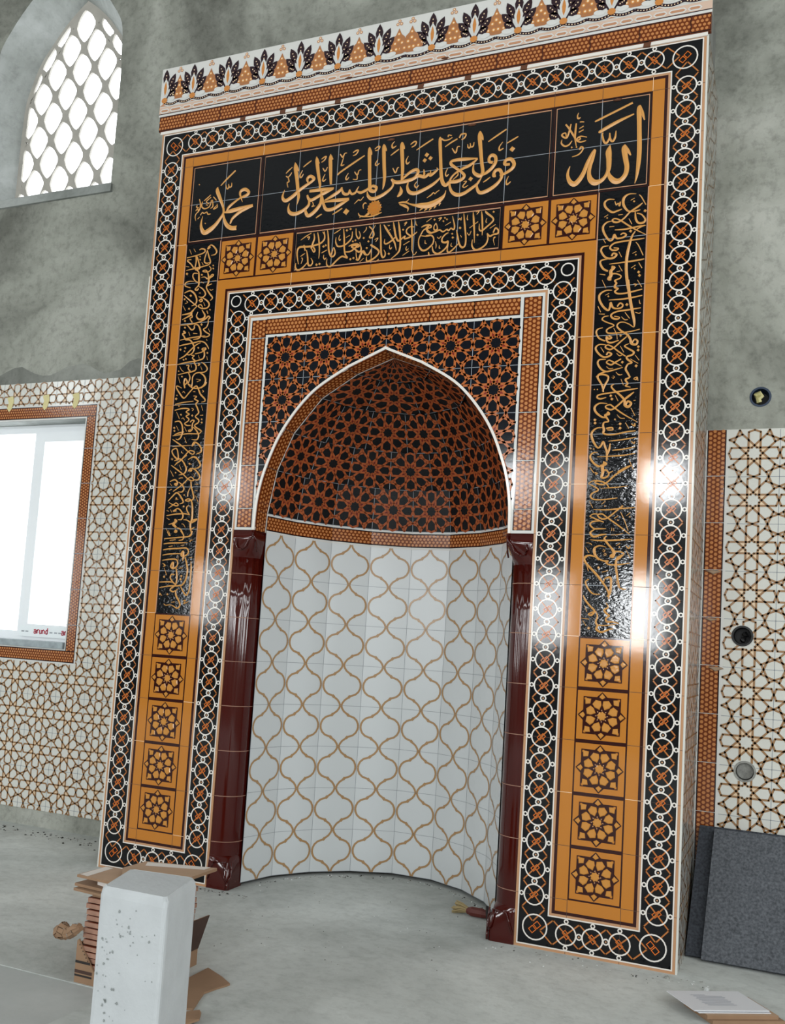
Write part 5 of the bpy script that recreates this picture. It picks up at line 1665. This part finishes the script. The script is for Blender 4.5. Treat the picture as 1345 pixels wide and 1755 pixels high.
for side in (-1, 1):
    X = (lambda u: 3.0+u) if side < 0 else (lambda u: 10.0-u)
    col = bpy.data.objects.new('column', None); COL.objects.link(col); col.parent = mih; col.location = (0, 0, 0); WORLD[col.name] = WORLD['mihrab']
    col['label'] = 'glossy maroon corner column'
    def loft(levels, name, extra=None):
        m = MB()
        rings = [[P3(X(u), z, y) for u, z in sec] for y, sec in levels]
        for a, b in zip(rings, rings[1:]):
            for k in range(NSEC): m.raw([a[k], a[k+1], b[k+1], b[k]], 'column_glaze')
        m.raw(rings[-1]+[P3(X(0.0), 0.58, levels[-1][0])], 'column_glaze')
        if extra: extra(m)
        return m.build(name, col, smooth=True, weld=True)
    sq, rd, fl = sec_square(0.035), sec_round(), sec_round(0.035)
    def leafv(m):
        c = [P3(X(0.53), -0.035, 0.02), P3(X(0.53), -0.035, 0.18)]
        m.tube(c, 0.0045, 'column_glaze', 6)
        m.tube([P3(X(0.53), -0.035, 0.16), P3(X(0.45), -0.06, 0.28), P3(X(0.41), -0.055, 0.45), P3(X(0.43), -0.03, 0.6)], 0.004, 'column_glaze', 6)
        m.tube([P3(X(0.53), -0.035, 0.16), P3(X(0.555), 0.04, 0.28), P3(X(0.55), 0.09, 0.45), P3(X(0.53), 0.08, 0.6)], 0.004, 'column_glaze', 6)
        m.tube([P3(X(0.02), -0.05, 0.2), P3(X(0.1), -0.06, 0.42), P3(X(0.16), -0.045, 0.58), P3(X(0.45), -0.02, 0.6)], 0.0035, 'column_glaze', 6)
    loft([(0.0, sq), (0.42, sq), (0.56, mix(sq, rd, 0.45)), (0.62, mix(sq, rd, 0.55)), (0.66, mix(sq, rd, 0.9)), (0.7, rd)], 'column_base', leafv)
    def joints(m):
        for y in range(1, 8):
            src = rd if y < 6.4 else fl
            for (u0, z0), (u1, z1) in zip(src, src[1:]):
                e = 0.006
                m.raw([P3(X(u0+e), z0-e, y-0.007), P3(X(u1+e), z1-e, y-0.007), P3(X(u1+e), z1-e, y+0.007), P3(X(u0+e), z0-e, y+0.007)], 'terracotta')
    loft([(0.7, rd), (3.0, rd), (6.0, rd), (6.25, mix(rd, fl, 0.3)), (6.45, fl), (7.38, fl)], 'column_shaft', joints)
    def leafc(m):
        m.tube([P3(X(0.53), -0.03, 7.98), P3(X(0.52), -0.035, 7.86), P3(X(0.42), -0.05, 7.76), P3(X(0.36), -0.055, 7.62), P3(X(0.26), -0.05, 7.55)], 0.0045, 'column_glaze', 6)
        m.tube([P3(X(0.53), -0.03, 7.88), P3(X(0.55), 0.06, 7.78), P3(X(0.55), 0.12, 7.6), P3(X(0.54), 0.16, 7.52)], 0.004, 'column_glaze', 6)
        m.tube([P3(X(0.12), -0.05, 7.78), P3(X(0.1), -0.055, 7.66), P3(X(0.15), -0.05, 7.56), P3(X(0.26), -0.05, 7.55)], 0.004, 'column_glaze', 6)
    loft([(7.38, fl), (7.42, mix(fl, rd, 0.8)), (7.5, mix(rd, sq, 0.35)), (7.62, mix(rd, sq, 0.6)), (7.78, sq), (7.99, sq)], 'column_capital', leafc)

# ================================================================== LOOSE THINGS
# --- conduit boxes
def cup(i, depth, rim, inside, bottom, label, h0):
    x, y, r = BOXES[i]
    t = thing('junction_box', wall_map(x, y, h0), label, 'junction box')
    mb = MB(wall_map); n = 28
    def ringpts(rad, h): return [mb.map(x+rad*math.cos(6.28319*k/n), y+rad*math.sin(6.28319*k/n), h) for k in range(n)]
    a, b, c, d, e = ringpts(r+0.015, h0+0.012), ringpts(r-0.025, h0+0.012), ringpts(r-0.04, h0-depth), ringpts(r+0.015, h0-0.01), None
    for k in range(n):
        q = (k+1) % n
        mb.raw([a[k], a[q], b[q], b[k]], rim); mb.raw([b[k], b[q], c[q], c[k]], inside); mb.raw([d[k], d[q], a[q], a[k]], rim)
    mb.raw(c, bottom)
    mb.build('box_shell', t, smooth=False)
    return t, x, y
t, x, y = cup(0, 0.3, 'plastic_blue', 'plastic_blue', 'plastic_black', 'blue round junction box with loose wires set in bare cement wall', 0.0)
mb = MB(wall_map)
mb.tube([mb.map(x-0.03, y-0.02, -0.28), mb.map(x-0.05, y+0.0, -0.05), mb.map(x-0.08, y+0.05, 0.0), mb.map(x-0.02, y+0.07, 0.01), mb.map(x+0.02, y+0.02, -0.01), mb.map(x-0.04, y-0.04, 0.0), mb.map(x-0.02, y-0.11, -0.02)], 0.012, 'wire_yellow', 6)
mb.build('wire', t)
t, x, y = cup(1, 0.3, 'plastic_black', 'plastic_black', 'plastic_black', 'empty black round junction box in the white star tiles', 0.03)
mb = MB(wall_map); mb.tube([mb.map(x+0.0, y-0.08, -0.25), mb.map(x+0.02, y-0.06, -0.08), mb.map(x+0.07, y+0.0, -0.06), mb.map(x+0.03, y+0.06, -0.1)], 0.012, 'plastic_black', 6); mb.build('wire', t)
cup(2, 0.12, 'rubble_grey', 'rubble_dark', 'rubble_grey', 'round hole plugged with grey mortar low in the white star tiles', 0.03)

# --- aerated concrete block standing in the foreground
mb = MB()
bot = [(7.2, -9.0), (8.2, -9.02), (7.9, -7.96), (6.94, -8.1)]
def insetq(q, d):
    cx = sum(p[0] for p in q)/4; cy = sum(p[1] for p in q)/4
    return [(x+(cx-x)*d, z+(cy-z)*d) for x, z in q]
def roundq(q, r, n=5):
    out = []
    for i in range(4):
        p = Vector(q[i]); a = (Vector(q[i-1])-p).normalized()*r; b = (Vector(q[(i+1) % 4])-p).normalized()*r
        for k in range(n+1):
            t = k/n; out.append(tuple((p+a)*(1-t)**2+p*2*t*(1-t)+(p+b)*t**2))
    return out
lv = []
rs = random.Random(3)
for y, d in ((0, 0), (1.2, 0.0), (2.2, 0.0), (2.4, 0.004), (2.47, 0.03), (2.51, 0.09)):
    q = roundq(insetq(bot, d), 0.07)
    lv.append([P3(x+rs.uniform(-0.004, 0.004), z+rs.uniform(-0.004, 0.004), y+(rs.uniform(-0.012, 0.0) if y > 2.3 else 0)) for x, z in q])
for a, b in zip(lv, lv[1:]):
    n = len(a)
    for k in range(n): mb.raw([a[k], a[(k+1) % n], b[(k+1) % n], b[k]], 'block_white')
mb.raw(lv[-1], 'block_white'); mb.raw(lv[0][::-1], 'block_white')
blk = grounded(mb, 'concrete_block', 'white aerated concrete block standing upright in the foreground, grey pores', 'block', weld=True)
mb = MB(lambda x, y, h=0.0: P3(7.2+x, -9.003-x*0.02-h, y))          # open pores on the faces
rs = random.Random(11)
for k in range(70):
    x, y = rs.uniform(0.08, 0.92), rs.uniform(0.1, 2.3)
    if k < 45: x, y = min(0.93, max(0.06, rs.gauss((0.12, 0.5, 0.3)[k % 3], 0.1))), min(2.3, max(0.1, rs.gauss((1.75, 2.05, 1.2)[k % 3], 0.13)))
    r = rs.choice((0.006, 0.008, 0.01, 0.016))
    mb.poly([(x+r*rs.uniform(0.6, 1.3)*math.cos(a*0.8976), y+r*rs.uniform(0.7, 1.6)*math.sin(a*0.8976)) for a in range(7)], 'block_stain', 0.003)
p_ = mb.build('pore', blk); p_['kind'] = 'stuff'; p_['label'] = 'small grey pores in the block face'

# --- opened carton with a stack of ceramic tiles and loose cardboard on it
cx0, cx1, cz0, cz1 = 4.5, 5.64, -6.02, -4.3
car = thing('carton', P3(5.05, -5.15, 0), 'opened brown cardboard carton with black stripes holding stacked tiles', 'carton')
mb = MB(lambda x, y, h=0.0: P3(x, cz0-h, y))
mb.slab([(cx0, 0), (cx1, 0), (cx1, 0.2), (4.86, 0.22), (4.62, 0.52), (4.53, 0.66), (cx0, 0.64)], 'cardboard', -0.03, 0.0)
for a, b in ((0.1, 0.13), (0.3, 0.34)): mb.rect(cx0, a, 4.84 if a < 0.2 else 4.79, b, 'ink_black', 0.003)
mb.rect(cx0, 0.15, 4.84, 0.2, 'cardboard_dark', 0.003)
for k in range(6): mb.disc(4.56+0.035*k, 0.58-0.045*k, 0.012, 'cardboard_dark', 0.003, 6)
mb.box3((cx0, cz0+0.03, 0), (cx0+0.03, cz1, 0.6), 'cardboard'); mb.box3((cx0+0.03, cz1-0.03, 0), (cx1, cz1, 0.45), 'cardboard'); mb.box3((cx1-0.03, cz0+0.03, 0), (cx1, cz1-0.03, 0.3), 'cardboard'); mb.box3((cx0+0.03, cz0+0.03, 0), (cx1-0.03, cz1-0.03, 0.03), 'cardboard')
mb.build('carton_body', car)
mb = MB()
f0 = [P3(5.645, -5.9, 0.28), P3(5.645, -4.34, 0.28), P3(5.9, -4.46, 0.9), P3(5.84, -5.8, 0.9)]; f1 = [p+Vector((0.006, 0, 0.001)) for p in f0]
mb.raw(f0, 'cardboard_dark'); mb.raw(f1[::-1], 'cardboard_dark')
for k in range(4): mb.raw([f0[k], f0[(k+1) % 4], f1[(k+1) % 4], f1[k]], 'cardboard')
fl_ = mb.build('carton_flap', car); fl_['label'] = 'dark brown flap bent outwards'
rs = random.Random(5)
proto = None
for k in range(14):
    if proto is None:
        mb = MB(); mb.box3((-0.5, -0.8, 0), (0.5, 0.8, 0.068), 'terracotta')
        mb.box3((-0.498, -0.798, 0.068), (0.498, 0.798, 0.074), 'tile_glaze')
        o = mb.build('ceramic_tile'); proto = o
        tag(o, 'ceramic tile with terracotta edge in the stack behind the white block', 'tile', 'ceramic tiles stacked in the carton')
    else:
        o = proto.copy(); COL.objects.link(o)
    o.location = P3(5.07+rs.uniform(-0.02, 0.02), -5.17+rs.uniform(-0.02, 0.02), 0.032+0.092*k)
    o.rotation_euler = (0, 0, rs.uniform(-0.012, 0.012))
TOPY = 0.032+0.092*13+0.076
def sheet(name, pts, y, th_, mname, label, cat, dy=None, edge='cardboard', group=None, extra=None):
    mb = MB(); dy = dy or [0]*len(pts)
    b = [P3(x, z, y+d) for (x, z), d in zip(pts, dy)]; t_ = [p+Vector((0, 0, th_*T)) for p in b]
    mb.raw(t_, mname); mb.raw(b[::-1], mname); n = len(b)
    for k in range(n): mb.raw([b[k], b[(k+1) % n], t_[(k+1) % n], t_[k]], edge)
    if extra: extra(mb)
    return grounded(mb, name, label, cat, group)
sheet('gap_shade_spacer', [(4.62, -5.9), (5.5, -5.9), (5.5, -4.5), (4.62, -4.5)], TOPY+0.002, 0.06, 'cardboard_dark', 'dark spacer added for the shaded gap between the tile stack and the thin boards', 'cardboard')  # added sheet; its dark colour stands for shade in the gap
y1 = TOPY+0.066
sheet('cardboard_board', [(4.3, -5.98), (5.5, -6.08), (5.55, -4.6), (4.42, -4.55)], y1, 0.04, 'cardboard', 'lower thin brown cardboard board jutting left from the tile stack', 'cardboard')
sheet('cardboard_board', [(4.25, -5.9), (5.5, -6.0), (5.5, -4.6), (4.35, -4.5)], y1+0.05, 0.045, 'cardboard', 'upper thin brown cardboard board jutting left, directly above another', 'cardboard')
y2 = y1+0.1
sheet('cardboard_scrap', [(4.62, -5.8), (5.15, -5.95), (5.3, -5.2), (4.8, -5.0)], y2, 0.1, 'cardboard_dark', 'small dark scrap of cardboard with a pale edge under the tan flap', 'cardboard', edge='cardboard_white')
def whitestrip(mb):
    mb.raw([P3(4.36, -5.93, y2+0.152), P3(4.54, -5.96, y2+0.152), P3(4.52, -5.3, y2+0.152), P3(4.36, -5.3, y2+0.152)], 'cardboard_white')
sheet('cardboard_sheet', [(4.33, -5.96), (5.2, -6.02), (5.3, -5.4), (5.2, -5.24), (4.36, -5.24)], y2+0.11, 0.04, 'cardboard_light', 'tan cardboard sheet with a white torn strip on its left end', 'cardboard', extra=whitestrip)
y3 = y2+0.165
def whitestrip2(mb):
    mb.raw([P3(4.98, -5.06, y3+0.052), P3(5.9, -4.7, y3+0.052), P3(5.9, -4.5, y3+0.052), P3(4.86, -4.84, y3+0.052)], 'cardboard_white')
sheet('cardboard_sheet', [(4.78, -5.4), (5.2, -5.95), (6.0, -5.6), (6.0, -4.46), (4.8, -4.8)], y3, 0.05, 'cardboard_light', 'topmost tan cardboard sheet with pale torn edge, behind the white block', 'cardboard', extra=whitestrip2)
# crumpled roll of brown paper poking out of the carton side
mb = MB()
pts = [P3(4.12, -6.0, 0.68), P3(4.2, -6.02, 0.74), P3(4.3, -6.03, 0.72), P3(4.36, -6.04, 0.73), P3(4.46, -6.06, 0.8), P3(4.56, -6.06, 0.86)]
mb.tube(pts, [0.024, 0.026, 0.021, 0.017, 0.018, 0.012], 'cardboard', 9)
rs = random.Random(2)
mb.v = [(v[0]+rs.uniform(-0.003, 0.003), v[1]+rs.uniform(-0.003, 0.003), v[2]+rs.uniform(-0.003, 0.003)) for v in mb.v]
grounded(mb, 'crumpled_paper', 'crumpled roll of brown packing paper sticking out left of the carton', 'paper', weld=True)
sheet('torn_cardboard', [(5.95, -6.0), (5.93, -5.0), (5.93, -4.39), (6.02, -4.44), (6.35, -4.62), (6.63, -4.82), (6.6, -4.95), (6.55, -5.11), (6.5, -5.36), (6.58, -5.6), (6.67, -5.83), (6.72, -5.99), (6.6, -6.06)], 0.002, 0.03, 'cardboard', 'torn tan cardboard piece with a ragged edge lying on the floor', 'cardboard')
sheet('cardboard_scrap', [(6.74, -6.09), (6.86, -6.03), (7.0, -6.2), (7.09, -6.38), (6.95, -6.5), (6.8, -6.42), (6.66, -6.2)], 0.004, 0.03, 'cardboard', 'small curled scrap of cardboard beside the foot of the white block', 'cardboard', [0.0, 0.02, 0.06, 0.05, 0.0, 0.0, 0.0])

# --- grey felt boards leaning on the wall, right
def leaning(x0, x1, zb, zt, h, th_, mname, label, skew=0.0):
    mb = MB()
    d = Vector((0, zt-zb, h)).normalized(); nrm = Vector((0, -d.z, d.y))
    a = [P3(x0, zb, 0.015), P3(x1, zb, 0.015), P3(x1, zt, h), P3(x0+skew, zt, h)]; b = [p-Vector((0, -nrm.y, -nrm.z))*(-th_*T) for p in a]
    b = [p+nrm*th_*T for p in a]
    mb.raw(b, mname); mb.raw(a[::-1], mname)
    for k in range(4): mb.raw([a[k], a[(k+1) % 4], b[(k+1) % 4], b[k]], mname)
    return grounded(mb, 'felt_board', label, 'board')
leaning(13.06, 16.0, 1.26, 2.44, 2.3, 0.07, 'felt_dark', 'darker grey felt board leaning behind another, next to the mihrab corner', 0.1)
leaning(13.36, 17.2, 1.13, 2.28, 2.28, 0.1, 'felt_grey', 'front speckled grey felt board leaning against the tiled right wall', 0.1)

# --- papers on cardboard, bottom right
E1 = Vector((0.855, 0.52)); E2 = Vector((0.6, -0.8))
def quad2(o, a, b): o = Vector(o); return [tuple(o), tuple(o+E1*a), tuple(o+E1*a+E2*b), tuple(o+E2*b)]
sheet('cardboard_pad', quad2((13.3, -1.5), 1.22, 0.84), 0.002, 0.07, 'cardboard', 'lower brown cardboard pad under the white papers', 'cardboard')
sheet('cardboard_pad', quad2((13.24, -1.52), 1.2, 0.8), 0.074, 0.06, 'cardboard_light', 'upper brown cardboard pad directly under the white papers', 'cardboard')
sheet('paper_sheet', quad2((13.1, -1.5), 1.22, 0.82), 0.137, 0.012, 'paper_white', 'lower white paper sheet, mostly hidden under the printed one', 'paper', None, 'paper_white')
def prints(mb):
    o = Vector((13.04, -1.5))
    for k in range(9):
        a = o+E1*(0.3+0.02*(k % 3))+E2*(0.16+0.055*k); b = a+E1*(0.5 if k else 0.25)
        mb.raw([P3(a.x, a.y, 0.1785), P3(b.x, b.y, 0.1785), P3((b+E2*0.022).x, (b+E2*0.022).y, 0.1785), P3((a+E2*0.022).x, (a+E2*0.022).y, 0.1785)], 'paper_print')
sheet('paper_sheet', quad2((13.02, -1.5), 1.27, 0.84), 0.16, 0.016, 'paper_white', 'top white paper sheet with faint grey print at the bottom right', 'paper', [-0.0, 0, 0, -0.0], 'paper_white', extra=prints)

# --- worn brush and a bit of wire in the niche
t = thing('brush', P3(8.75, 1.42, 0), 'small worn brush with straw bristles lying in the niche by the column', 'brush')
mb = MB(); mb.tube([P3(8.62, 1.42, 0.09), P3(8.72, 1.37, 0.1), P3(8.95, 1.36, 0.1), P3(9.13, 1.38, 0.08)], [0.014, 0.02, 0.02, 0.014], 'brick_red', 8); h_ = mb.build('handle', t); h_['label'] = 'dark red handle'
mb = MB(); rs = random.Random(9)
for k in range(34):
    a = rs.uniform(-0.5, 0.5); b = rs.uniform(-0.05, 0.09)
    mb.tube([P3(8.64, 1.42+a*0.06, 0.09+b*0.4), P3(8.45, 1.46+a*0.2, 0.09+b), P3(8.3+rs.uniform(-0.04, 0.05), 1.5+a*0.36, max(0.01, 0.06+b*1.4))], 0.0035, 'straw', 4, False)
mb.build('bristles', t)
mb = MB(); mb.tube([P3(9.1, 1.28, 0.0), P3(9.07, 1.3, 0.16), P3(9.06, 1.33, 0.28)], 0.006, 'ink_black', 6)
grounded(mb, 'wire_stub', 'short black wire standing up from the floor beside the brush', 'wire')

# --- lumps and rubble
def lump(mb, x, z, y, r, name, rs, sq=0.7):
    n = 7
    top = P3(x, z, y+r*sq*1.6)
    ringa = [P3(x+r*rs.uniform(0.7, 1.2)*math.cos(6.28319*k/n), z+r*rs.uniform(0.7, 1.2)*math.sin(6.28319*k/n), y) for k in range(n)]
    ringb = [P3(x+r*0.75*rs.uniform(0.7, 1.2)*math.cos(6.28319*k/n+0.3), z+r*0.75*rs.uniform(0.7, 1.2)*math.sin(6.28319*k/n+0.3), y+r*sq*rs.uniform(0.9, 1.3)) for k in range(n)]
    for k in range(n):
        q = (k+1) % n; mb.raw([ringa[k], ringa[q], ringb[q], ringb[k]], name); mb.raw([ringb[k], ringb[q], top], name)
    mb.raw(ringa[::-1], name)
rs = random.Random(21)
for (x, z, r, m_, lab) in ((13.59, -0.55, 0.055, 'rubble_white', 'white plaster lump on the floor between the papers and grey boards'), (12.9, -0.3, 0.05, 'rubble_grey', 'grey stone at the bottom right corner of the mihrab'), (13.34, -0.34, 0.035, 'rubble_white', 'flat white chip on the floor right of the mihrab corner')):
    mb = MB(); lump(mb, x, z, 0, r, m_, rs, 0.75 if r > 0.04 else 0.3); grounded(mb, 'plaster_lump' if m_ == 'rubble_white' else 'stone', lab, 'rubble')
mb = MB()
def scatter(n, fx, rlo, rhi, names):
    for k in range(n):
        x, z = fx(); lump(mb, x, z, 0, rs.uniform(rlo, rhi), rs.choice(names), rs, rs.uniform(0.3, 0.7))
scatter(170, lambda: (rs.uniform(-9, -0.2), 2.1-abs(rs.gauss(0, 0.35))), 0.008, 0.035, ['rubble_dark', 'rubble_grey', 'rubble_dark'])
def arcp():
    u = rs.uniform(0.03, 0.97); q = plan(u); k = 0.96-abs(rs.gauss(0, 0.035)); return (6.5+q[0]*2.95*k, 0.5+q[1]*2.95*1.05*k)
scatter(160, arcp, 0.006, 0.026, ['rubble_dark', 'rubble_grey', 'rubble_white'])
scatter(90, lambda: (rs.uniform(3.7, 9.4), rs.uniform(-3.5, 1.5)), 0.005, 0.014, ['rubble_dark', 'rubble_grey', 'rubble_white'])
scatter(60, lambda: (rs.uniform(9.6, 13.6), -0.1-abs(rs.gauss(0, 0.35))), 0.006, 0.02, ['rubble_dark', 'rubble_grey', 'rubble_white'])
scatter(40, lambda: (rs.uniform(2.9, 4.2), -0.12-abs(rs.gauss(0, 0.12))), 0.008, 0.025, ['rubble_dark', 'rubble_grey'])
r_ = mb.build('rubble'); tag(r_, 'loose crumbs of mortar and dirt scattered over the cement floor', 'rubble'); r_['kind'] = 'stuff'
